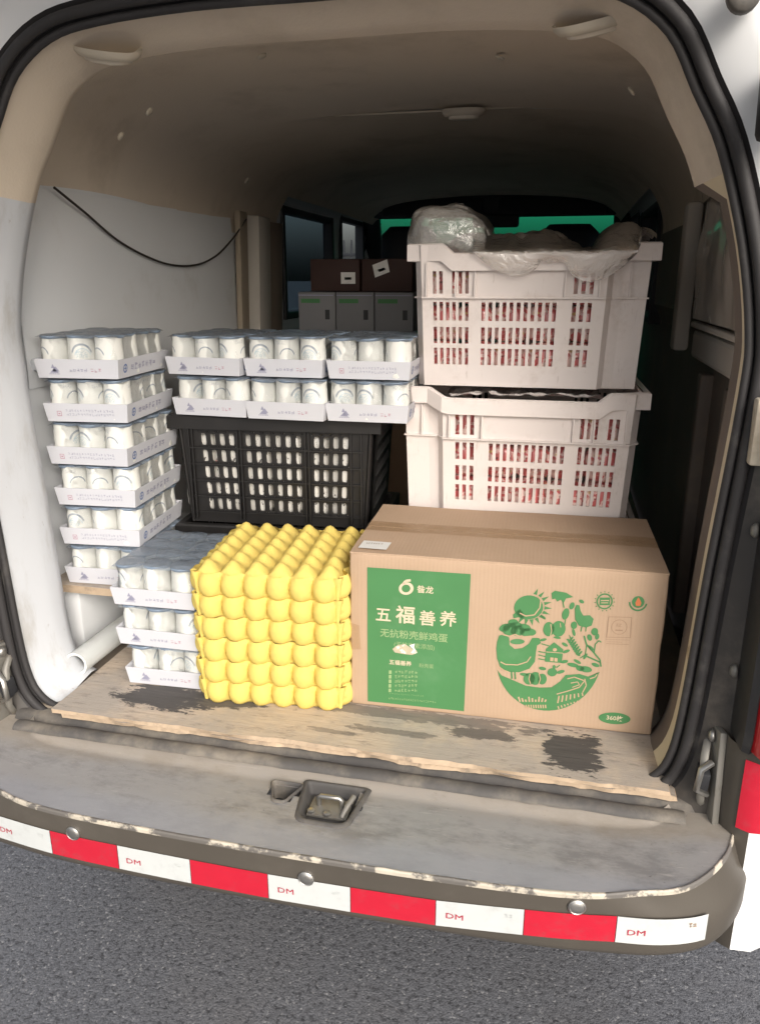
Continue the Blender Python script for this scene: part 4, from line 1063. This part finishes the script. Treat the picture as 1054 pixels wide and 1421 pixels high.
pic += line([(580, 350), (595, 400), (640, 450), (675, 490), (682, 530)], 9) + line([(640, 450), (645, 400), (665, 378), (680, 388)], 7) + line([(600, 470), (640, 488), (678, 505)], 9) + line([(596, 405), (590, 460), (560, 480)], 6)
pic += [ell(595, 545, 36, 18, rot=10), ell(520, 520, 34, 12, rot=12), ell(562, 540, 25, 16, rot=20)]
pic += [ell(402, 562, 28, 24), ell(412, 532, 9, 12)] + line([(425, 535), (445, 520)], 6)
pic += [ell(270, 600, 34, 34), ell(305, 598, 36, 38), ell(345, 602, 26, 32)]       # pumpkin
bot = [(80, 548), (110, 580), (170, 605), (250, 640), (330, 652), (400, 650), (450, 615), (480, 578), (560, 572), (610, 588), (675, 565)]
a_ = [(380 + 305 * math.cos(R(t)), 475 + 312 * math.sin(R(t))) for t in range(16, 168, 6)]
pic.append(bot + a_)
for x, y, rx, ry, ro in ((120, 300, 34, 22, -20), (232, 300, 40, 22, 10), (168, 268, 30, 18, 0), (560, 150, 16, 10, 30), (505, 175, 14, 22, 20), (612, 360, 14, 20, -20), (655, 355, 12, 18, 10), (470, 400, 20, 9, 30), (480, 440, 22, 9, -20), (620, 420, 22, 9, 40), (650, 520, 24, 11, 20), (545, 500, 24, 9, 30), (470, 500, 22, 10, -10), (345, 540, 22, 10, 10), (450, 560, 24, 10, -15), (240, 575, 26, 9, 8), (590, 470, 8, 20, 30), (520, 330, 9, 22, -15), (340, 240, 18, 8, 30), (345, 372, 20, 8, -12), (425, 360, 22, 7, 8)):
    pic.append(ell(x, y, rx, ry, 14, rot=ro))
egg = flat('egg_picture', pic, .0004, 'print_green', bx, qb)
cut = line([(205, 215), (240, 232), (290, 226), (320, 185), (325, 140), (305, 112)], 7)
cut += line([(100, 500), (130, 515), (200, 518), (255, 500), (275, 470)], 6) + line([(80, 520), (110, 545), (150, 560)], 6) + line([(110, 340), (150, 350), (180, 340), (220, 355), (280, 350)], 7)
cut += line([(385, 280), (392, 318), (385, 350)], 5) + line([(440, 275), (444, 300)], 4)
cut += [ell(413, 430, 12, 10), [(388, 474), (406, 476), (406, 498), (388, 496)], [(412, 477), (430, 479), (430, 500), (412, 498)]] + line([(362, 442), (460, 450)], 4)
cut += line([(275, 570), (268, 600), (278, 630)], 5) + line([(325, 568), (335, 600), (325, 632)], 5)
for k in range(9): cut += line([(210 + k * 20, 705 + (k % 3) * 8), (220 + k * 18, 735)], 9) + line([(255 + k * 14, 752), (258 + k * 14, 772)], 7)
for k in range(7): cut += line([(445 + k * 22, 700 - k * 3), (438 + k * 24, 742 - k * 7)], 8) + line([(440 + k * 18, 760 - k * 5), (446 + k * 18, 776 - k * 7)], 7)
cut += line([(490, 600), (530, 590), (590, 612), (560, 650), (500, 670), (430, 690)], 6) + line([(590, 600), (600, 640), (580, 680)], 6) + line([(620, 600), (650, 590), (660, 575)], 6) + line([(510, 625), (550, 618), (560, 635), (520, 650)], 5)
flat('cut_lines', cut, .0007, 'print_kraft', egg, qb)
ov = flat('quantity_oval', [ell(768, 832, 92, 34, 32, rot=4)], .0004, 'print_green', bx, qb)
a, b = qb(768, 832); text('360枚', .0125, (a, FY - .0008, b), 'print_pale', ov, offset=.0002)
def seal_mark(cx, cy, r, n=20):
    o_ = ell(cx, cy, r, r, n); i_ = ell(cx, cy, r * .82, r * .82, n)
    return [[o_[k], o_[(k + 1) % n], i_[(k + 1) % n], i_[k]] for k in range(n)]
q = seal_mark(692, 150, 47) + [[(664, 128), (722, 128), (722, 172), (664, 172)]] + [[(692 + 52 * math.cos(a), 150 + 52 * math.sin(a)), (692 + 62 * math.cos(a + .08), 150 + 62 * math.sin(a + .08)), (692 + 52 * math.cos(a + .16), 150 + 52 * math.sin(a + .16))] for a in [k * .42 for k in range(15)]]
mk1 = flat('round_mark', q, .0004, 'print_green', bx, qb)
flat('mark_detail', [[(670, 142), (716, 142), (716, 148), (670, 148)], [(672, 156), (712, 156), (712, 161), (672, 161)]], .0007, 'print_kraft', mk1, qb)
mk2 = flat('round_mark', [ell(884, 155, 36, 34)] + [p for k, p in enumerate(seal_mark(884, 155, 54, 30)) if 1 <= k <= 14], .0004, 'print_green', bx, qb)
flat('mark_detail', [[(872, 178), (868, 160), (876, 142), (884, 128), (894, 142), (902, 160), (896, 178)]], .0007, 'print_orange', mk2, qb)
q = line([(718, 240), (850, 244), (846, 362), (710, 358), (718, 240)], 3) + line([(705, 372), (840, 376)], 2) + line([(708, 396), (838, 402)], 3) + line([(712, 385), (800, 388)], 2)
i_ = ell(780, 300, 44, 42, 24); q += line(i_ + [i_[0]], 3)
mk3 = flat('square_mark', q, .0004, 'print_mark', bx, qb)
a, b = qb(778, 290); text('EZ', .0085, (a, FY - .0004, b), 'print_mark', mk3)
flat('mark_detail', [[(758, 314), (800, 316), (800, 323), (758, 321)]], .0005, 'print_mark', mk3, qb)

# ------------------------------------------------------------------ plastic crates
def white_crate(name):
    root = empty(name, (0, 0, 0)); CW, CD, CH = .26, .185, .305
    groups = [(-.211, -.131, 6), (-.102, .062, 11), (.0955, .137, 3)]
    us = {-1.0, 1.0}; slots = []
    for a, b, n in groups:
        pt = (b - a) / (n - .45)
        for k in range(n): slots.append((a + k * pt, a + k * pt + pt * .55, n, k))
    rows = [(.048, .085, 0), (.095, .131, 0), (.145, .185, 0), (.203, .250, 1)]
    us = sorted({-.252, -.236, -.19, -.165, .150, .165, .178, .20, .23, .252} | {e for s in slots for e in s[:2]}); vs = sorted({0, .02, .195, .262, .285, .305} | {e for r in rows for e in r[:2]})
    def hole(u, v):
        for a, b, n, k in slots:
            if a < u < b:
                for z0, z1, top in rows:
                    if z0 < v < z1:
                        if top: return (n == 6 and k != 2) or n == 3
                        return True
        return False
    def bulge(u): return .028 * (interp([(-.252, 0), (-.236, 1), (.165, 1), (.18, 0), (.252, 0)], u))
    def ztop(u, v): return v - (.020 * interp([(-.19, 0), (-.165, 1), (.15, 1), (.165, .8), (.20, 0)], u) if v > .27 else 0) * ((v - .262) / .043)
    def fr(sgn):
        def fn(u, v, w):
            k = .955 + .045 * v / CH
            y = -(CD - .012 * (1 - v / CH)) - bulge(u) * (1 - .15 * (1 - v / CH)) + (.004 if w else 0)
            p = Vector((u * k, y, ztop(u, v)))
            return p if sgn > 0 else Vector((p.x, -p.y, p.z))
        return fn
    for sgn in (1, -1):
        V, F, _ = cells(us, vs, hole, fr(sgn)); mk('end_panel', V, F, 'crate_white', root)
    sl = []
    for c_ in (-.10, 0, .10):
        for k in range(4): sl.append((c_ - .03 + k * .016, c_ - .03 + k * .016 + .009))
    ys = sorted({-CD, CD} | {e for s in sl for e in s}); 
    for sgn in (1, -1):
        V, F, _ = cells(ys, vs, lambda u, v: any(a < u < b for a, b in sl) and any(z0 < v < z1 for z0, z1, t in rows), lambda u, v, w: Vector((sgn * (.252 * (.955 + .045 * v / CH) - (.004 if w else 0)), u * (1 - .06 * (1 - v / CH)), v)))
        mk('side_panel', V, F, 'crate_white', root)
    V, F, _ = cells([-.238, -.1, 0, .1, .238], [-.17, 0, .17], lambda u, v: False, lambda u, v, w: Vector((u, v, .012 + .004 * w))); mk('bottom', V, F, 'crate_white', root)
    # rim: flat flange with a skirt, following the dip
    def path(inset):
        out_ = []
        L = [-.268, -.25, -.19, -.165, -.08, .0, .08, .150, .165, .20, .24, .268]
        for u in L: out_.append(Vector((u * (1 - inset * 3.4), -(CD + .013) - bulge(max(-.251, min(.251, u))) * .9 + inset, ztop(u, .305))))
        for y in (-.06, .06): out_.append(Vector((.268 - inset, y, .305)))
        for u in reversed(L): out_.append(Vector((u * (1 - inset * 3.4), CD + .013 + bulge(max(-.251, min(.251, u))) * .9 - inset, ztop(u, .305))))
        for y in (.06, -.06): out_.append(Vector((-.268 + inset, y, .305)))
        return out_
    o0, i0 = path(0), path(.013)
    V, F = loft([[p - Vector((0, 0, .034)) for p in o0], o0, [p + Vector((0, 0, .003)) for p in path(.004)], i0], True)
    mk('rim', V, F, 'crate_white', root, True, flat_angle=30)
    # horizontal band and vertical ribs
    def band(z, out_, h_):
        pts = []
        L = [-.256, -.236, -.19, 0, .165, .18, .256]
        for u in L: pts.append(Vector((u * (.955 + .045 * z / CH), -(CD - .012 * (1 - z / CH)) - bulge(max(-.251, min(.251, u))) - out_, z)))
        for u in reversed(L): pts.append(Vector((u * (.955 + .045 * z / CH), (CD - .012 * (1 - z / CH)) + bulge(max(-.251, min(.251, u))) + out_, z)))
        inn_ = [Vector((p.x * .985, p.y * (1 - (out_ + .002) / abs(p.y)), p.z)) for p in pts]
        V, F = loft([[p for p in inn_], pts, [p + Vector((0, 0, h_)) for p in pts], [p + Vector((0, 0, h_)) for p in inn_]], True)
        return mk('band', V, F, 'crate_white', root)
    band(.193, .008, .003)
    bm = bmesh.new(); bm_box(bm, (0, 0, 0), (.003, .010, .072)); rb = from_bm('rib', bm, 'crate_white', root); fst = True
    for sgn in (1, -1):
        for u in (-.225, -.160, -.117, .078, .150, .215):
            o = rb if fst else rb.copy()
            if not fst: COL.objects.link(o)
            fst = False; o.location = (u * .985, sgn * (-(CD - .004) - bulge(u) - .004), .232)
    return root
wc0 = white_crate('plastic_crate')
cx_, cy_ = -.0735, 1.965
for k, (z, rz, dx, lab) in enumerate(((ZF + .001, 1, .006, 'white slotted plastic crate on the floor, mostly hidden behind the cardboard box'), (1.0075, 181, -.006, 'lower of the two visible white slotted crates, holding red packets'), (1.3145, .8, 0, 'upper white slotted crate with clear plastic bags bulging over its rim'))):
    o = wc0 if k == 0 else copy_tree(wc0)
    o.scale = (1.035, 1, 1) if k == 1 else (1, 1, 1); o.location = (cx_ + dx, cy_ + (-.036 if k == 1 else 0), z); o.rotation_euler = (0, 0, R(rz)); tag(o, lab, 'crate', 'white plastic crates stacked at right')

def cushion(w_, d, h_, seed, nx=12, nz=10):
    """a filled packet: superellipsoid with creases"""
    V = []; F = []; n = 16; m_ = 10
    for j in range(m_ + 1):
        t = math.pi * (j / m_ - .5)
        for i in range(n):
            a = 2 * math.pi * i / n
            sp = lambda c_, e: math.copysign(abs(c_) ** e, c_)
            x = w_ / 2 * sp(math.cos(t), .45) * sp(math.cos(a), .5); y = d / 2 * sp(math.cos(t), .6) * sp(math.sin(a), .7); z = h_ / 2 * sp(math.sin(t), .45)
            k = 1 + .06 * noise.noise((x * 30 + seed, y * 30, z * 30))
            V.append((x * k, y * k, z * k + h_ / 2))
    F = [(j * n + i, j * n + (i + 1) % n, (j + 1) * n + (i + 1) % n, (j + 1) * n + i) for j in range(m_) for i in range(n)]
    return V, F
pkts = []
for s in range(3):
    V, F = cushion(.086, .065, .078, s * 7.3); me = bpy.data.meshes.new('packet'); me.from_pydata(V, [], F); me.materials.append(M['red_packet']); me.polygons.foreach_set('use_smooth', [True] * len(F)); pkts.append(me)
pos_w = ('far left', 'left of centre', 'centre', 'right of centre', 'far right'); pos_h = ('bottom', 'middle', 'top')
for ci, (z0, cr_) in enumerate(((1.0075, 'lower'), (1.3145, 'upper'))):
    for r_ in range(3):
        for i in range(5):
            o = link(bpy.data.objects.new('red_packet', pkts[rnd.randrange(3)]))
            o.location = (cx_ + (-.006 if ci == 0 else 0) + (i - 2) * .079 + (.034 if ci == 0 else -.034) + rnd.uniform(-.003, .003), cy_ - .152 - (.036 if ci == 0 else 0) + rnd.uniform(-.006, .006), z0 + .020 + r_ * .079)
            o.rotation_euler = (rnd.uniform(-.06, .06), rnd.uniform(-.08, .08), rnd.uniform(-.1, .1))
            tag(o, f'red packet, {pos_w[i]} in the {pos_h[r_]} layer of the {cr_} white crate', 'packet', f'red packets in the {cr_} white crate')
        for yy in (1, 2, 3):
            pass
# crumpled clear bags
def bag(name, hf, x0, x1, y0, y1, nx, ny, mat, label, drape=None, seed=0):
    V = []; F = []
    for j in range(ny + 1):
        for i in range(nx + 1):
            s, t = i / nx, j / ny; x = lerp(x0, x1, s); y = lerp(y1, y0, t)
            z = hf(x, y)
            n1 = noise.noise((x * 22 + seed, y * 22, z * 12)); n2 = abs(noise.noise((x * 20 + y * 9, y * 16 + seed, 3))); n3 = abs(noise.noise((x * 95 + 4, y * 90, seed)))
            p = Vector((x + .008 * n1, y + .008 * noise.noise((x * 24, y * 24, 9 + seed)), z + .008 * n1 + .020 * (.5 - n2) ** 2 * 2 + .003 * n3))
            if drape:
                p = drape(s, t, p)
            V.append(p)
    F = [(j * (nx + 1) + i, j * (nx + 1) + i + 1, (j + 1) * (nx + 1) + i + 1, (j + 1) * (nx + 1) + i) for j in range(ny) for i in range(nx)]
    o = mk(name, V, F, mat, None, True); tag(o, label, 'plastic bag'); return o
def bumpf(x, c_, w_): 
    d = abs(x - c_) / w_; return max(0, 1 - d * d) ** .6 if d < 1 else 0
ztop_ = 1.62
def hb(x, y):
    h = 1.585
    h += .030 * bumpf(x, -.262, .10) * bumpf(y, 1.86, .15)
    h += .050 * bumpf(x, -.110, .14) * bumpf(y, 1.86, .16)
    h += .020 * bumpf(x, .03, .12) * bumpf(y, 1.9, .2)
    h += .062 * bumpf(x, .135, .075) * bumpf(y, 1.84, .16) ** .7
    return h
def drp(s, t, p):
    # front strip hangs over the lowered middle of the rim
    if t > .86:
        k = (t - .86) / .14; x = p.x
        w_ = bumpf(x, -.02, .17)
        yedge = 1.735 - .006; 
        if w_ > 0:
            down = (.022 + .050 * bumpf(x, .075, .07) + .036 * bumpf(x, -.12, .07)) * w_
            p = Vector((p.x, lerp(p.y, yedge - .012 * math.sin(k * 3), min(1, k * 2)), lerp(p.z, 1.604 - down * max(0, k * 2 - 1), min(1, k * 2)) + .003 * noise.noise((p.x * 80, k * 6, 0))))
    return p
bag('plastic_bag', hb, -.322, .182, 1.772, 2.10, 96, 70, 'bag_liner', 'crumpled clear plastic bag bulging out of the upper white crate', drp)
def bundle(name, c_, s, seed, mat, label):
    V = []; n, m_ = 72, 36; sp = lambda a, e: math.copysign(abs(a) ** e, a)
    for j in range(m_ + 1):
        t = math.pi * (j / m_ - .5)
        for i in range(n):
            a = 2 * math.pi * i / n
            p = Vector((sp(math.cos(t), .55) * sp(math.cos(a), .55) * s[0], sp(math.cos(t), .6) * sp(math.sin(a), .7) * s[1], sp(math.sin(t), .6) * s[2]))
            k = p.normalized(); q = p * 26 + Vector((seed, 0, 0))
            p += k * (.012 * noise.noise(q * .7) - .010 * abs(noise.noise(q * 1.6)) - .006 * abs(noise.noise(q * 3.4)))
            p.z -= .035 * max(0, (p.x / s[0] - .1)) ** 1.3
            V.append(p + Vector(c_))
    F = [(j * n + i, j * n + (i + 1) % n, (j + 1) * n + (i + 1) % n, (j + 1) * n + i) for j in range(m_) for i in range(n)]
    return tag(mk(name, V, F, mat, None, True), label, 'plastic bag')
bundle('plastic_bag', (-.255, 1.885, 1.648), (.100, .12, .062), 3, 'bag', 'puffed clear plastic bag at the left corner of the upper white crate')
bag('plastic_bag', lambda x, y: 1.285 + .012 * bumpf(x, -.05, .2), -.25, .10, 1.742, 1.93, 50, 24, 'bag_liner', 'clear plastic bag liner peeking over the rim of the lower white crate', None, 4)

# black crate
def black_crate(name):
    root = empty(name, (0, 0, 0)); CW, CD, CH = .262, .175, .268
    cols = [-.190 + .0252 * k for k in range(4)] + [-.070 + .0268 * k for k in range(6)] + [.112 + .0252 * k for k in range(4)]
    rws = [.027 + .0405 * k for k in range(5)]
    def plate(cols_, half, fn):
        V = []; F = []
        def quad(u0, v0, u1, v1):
            if u1 - u0 < 1e-5 or v1 - v0 < 1e-5: return
            for w in (0, 1):
                n0 = len(V); V.extend([fn(u0, v0, w), fn(u1, v0, w), fn(u1, v1, w), fn(u0, v1, w)]); F.append((n0, n0 + 1, n0 + 2, n0 + 3))
        hw, hh_ = .0116, .02025; sw, sh_ = .0074, .0148
        K = 16
        spans = []
        for c_ in cols_:
            spans.append((c_ - hw, c_ + hw))
        zlo, zhi = rws[0] - .0, rws[-1] + .0405
        last = -half
        for a, b in spans:
            quad(last, zlo, a, zhi); last = b
        quad(last, zlo, half, zhi); quad(-half, 0, half, zlo); quad(-half, zhi, half, CH)
        for c_ in cols_:
            for r_ in rws:
                cz = r_ + hh_; inn_ = []; out_ = []
                for k in range(K):
                    a = 2 * math.pi * (k + .5) / K; cx, cz_ = math.cos(a), math.sin(a)
                    inn_.append((c_ + sw * math.copysign(abs(cx) ** .55, cx), cz + sh_ * math.copysign(abs(cz_) ** .42, cz_)))
                    m__ = max(abs(cx), abs(cz_)); out_.append((c_ + hw * cx / m__, cz + hh_ * cz_ / m__))
                n0 = len(V)
                for pts, w in ((out_, 0), (inn_, 0), (inn_, 1), (out_, 1)): V.extend([fn(u, v, w) for u, v in pts])
                for s in range(3):
                    for k in range(K): F.append((n0 + s * K + k, n0 + s * K + (k + 1) % K, n0 + (s + 1) * K + (k + 1) % K, n0 + (s + 1) * K + k))
        return V, F
    for sgn in (1, -1):
        V, F = plate(cols, .245, lambda u, v, w: Vector((sgn * u * (.93 + .07 * v / CH), sgn * (-(CD - .010 * (1 - v / CH)) + (.005 if w else 0)), v)))
        mk('long_panel', V, F, 'crate_black', root)
        V, F = plate([-.11 + .0237 * k for k in range(10)], .160, lambda u, v, w: Vector((sgn * ((.262 - .018 * (1 - v / CH)) - (.005 if w else 0)), sgn * u * (.95 + .05 * v / CH), v)))
        mk('short_panel', V, F, 'crate_black', root)
    bm = bmesh.new(); bm_box(bm, (0, 0, .008), (.47, .315, .008)); from_bm('bottom', bm, 'crate_black', root)
    for sx in (-1, 1):
        for sy in (-1, 1):
            V, F = loft([[Vector((sx * (.252 * (.93 + .07 * z / CH) + .006 * math.cos(a) - .002), sy * ((CD - .010 * (1 - z / CH)) - .012 + .016 * math.sin(a)), z)) for a in [2 * math.pi * k / 10 for k in range(10)]] for z in (0, .13, .262)], True)
            mk('corner_post', V, F, 'crate_black', root, True)
    def rr_(h, d, z): return [Vector((sx * (h), sy * d, z)) for sx, sy in ((-1, -1), (1, -1), (1, 1), (-1, 1))]
    V, F = loft([rr_(.268, .180, .236), rr_(.276, .188, .236), rr_(.276, .188, .264), rr_(.273, .185, .268), rr_(.256, .168, .268), rr_(.256, .168, .24)], True); mk('rim', V, F, 'crate_black', root)
    bm = bmesh.new(); bm_box(bm, (0, 0, 0), (.46, .007, .0035)); h0 = from_bm('cross_rib', bm, 'crate_black', root)
    bm = bmesh.new(); bm_box(bm, (0, 0, 0), (.004, .010, .225)); v0 = from_bm('upright_rib', bm, 'crate_black', root)
    first = [True, True]
    def place(src, k, loc):
        o = src if first[k] else src.copy()
        if not first[k]: COL.objects.link(o)
        first[k] = False; o.location = loc
    for sgn in (1, -1):
        for z in rws: place(h0, 0, (0, sgn * (CD - .010 * (1 - z / CH) + .003), z))
        for u in (-.232, -.222, -.099, -.089, .084, .094, .205, .232): place(v0, 1, (sgn * -u * .97, sgn * (CD - .001), .125))
    return root
bc0 = black_crate('plastic_crate')
bcx, bcy = -.654, 1.862
for k, (z, lab) in enumerate(((ZF + .001, 'black slotted crate on the floor under the black crate of milk packets'), (ZF + .270 + .002, 'black slotted plastic crate full of white packets behind the egg trays'))):
    o = bc0 if k == 0 else copy_tree(bc0)
    o.location = (bcx, bcy, z); o.scale = (.93, 1, 1); o.rotation_euler = (0, 0, R(4.5)); tag(o, lab, 'crate', 'black plastic crates')
mpk = []
for s in range(3):
    V, F = cushion(.080, .058, .222, 40 + s * 5); me = bpy.data.meshes.new('packet'); me.from_pydata(V, [], F); me.materials.append(M['milk_packet']); me.polygons.foreach_set('use_smooth', [True] * len(F)); mpk.append(me)
nm6 = ('leftmost', 'second from left', 'third from left', 'fourth from left', 'fifth from left', 'rightmost')
for r_ in range(1):
    for i in range(6):
        o = link(bpy.data.objects.new('milk_packet', mpk[rnd.randrange(3)]))
        o.location = (bcx - .188 + i * .072 + rnd.uniform(-.002, .002), bcy - .130 + (i * .072 - .188) * .079 + rnd.uniform(-.002, .002), ZF + .272 + .014 + r_ * .113)
        o.rotation_euler = (rnd.uniform(-.03, .03), rnd.uniform(-.03, .03), rnd.uniform(-.12, .12))
        tag(o, f'white printed packet in the black crate, {nm6[i]} of six', 'packet', 'white packets in the black crate')

# ------------------------------------------------------------------ cartons deep in the load bay
def carton(name, c, s, mat, label, group, marks, rz=0):
    root = empty(name, (c[0], c[1], c[2]), rz, label, 'carton', group)
    box('body', (0, 0, s[2] / 2), s, mat, root, bevel=.004)
    for nm, pts, mt in marks:
        V = [(a, -s[1] / 2 - .001, b) for a, b in pts]; mk(nm, V, [tuple(range(len(V)))], mt, root)
    return root
M['label_pale'] = M['sticker']
def rc(x0, z0, x1, z1, sk=0.0): return [(x0, z0), (x1, z0 + sk), (x1 - sk * .5, z1 + sk), (x0 - sk * .5, z1)]
yb = 2.60
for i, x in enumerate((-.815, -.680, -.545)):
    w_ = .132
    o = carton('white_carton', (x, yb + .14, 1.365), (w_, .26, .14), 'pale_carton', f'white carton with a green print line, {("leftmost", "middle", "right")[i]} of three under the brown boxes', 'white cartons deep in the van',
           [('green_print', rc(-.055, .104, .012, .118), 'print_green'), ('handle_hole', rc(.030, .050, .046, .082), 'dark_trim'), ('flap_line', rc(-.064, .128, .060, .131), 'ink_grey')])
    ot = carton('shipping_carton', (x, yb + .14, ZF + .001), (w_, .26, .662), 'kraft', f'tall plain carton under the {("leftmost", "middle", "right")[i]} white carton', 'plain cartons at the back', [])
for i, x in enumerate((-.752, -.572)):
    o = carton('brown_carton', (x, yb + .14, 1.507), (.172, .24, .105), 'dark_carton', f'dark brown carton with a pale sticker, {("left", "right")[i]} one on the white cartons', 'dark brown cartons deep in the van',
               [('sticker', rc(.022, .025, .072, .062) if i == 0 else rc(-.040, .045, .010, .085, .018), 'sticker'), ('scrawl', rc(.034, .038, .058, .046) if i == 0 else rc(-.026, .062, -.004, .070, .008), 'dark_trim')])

# ------------------------------------------------------------------ street outside: railing seen through the front side window
fy = 14.0; fx0, fx1 = -3.98, -1.2
fen = empty('railing_fence', ((fx0 + fx1) / 2, fy, 0), 0, 'dark metal railing fence seen far off through the front side window', 'fence')
ox, oy = -(fx0 + fx1) / 2, 0
V0 = None
for z in (.25, 1.95): box('rail', (0, 0, z), (fx1 - fx0, .05, .05), 'dark_trim', fen, bevel=.004)
bm = bmesh.new(); bm_box(bm, (0, 0, 0), (.035, .035, 2.1), bevel=.004); bm_box(bm, (0, 0, 1.09), (.02, .02, .10), taper=1.6)
bal = from_bm('baluster', bm, 'dark_trim', fen); bal.location = (fx0 + ox, 0, 1.06)
k = 1
while fx0 + k * .14 < fx1:
    b = bal.copy(); COL.objects.link(b); b.location = (fx0 + k * .14 + ox, 0, 1.06); k += 1
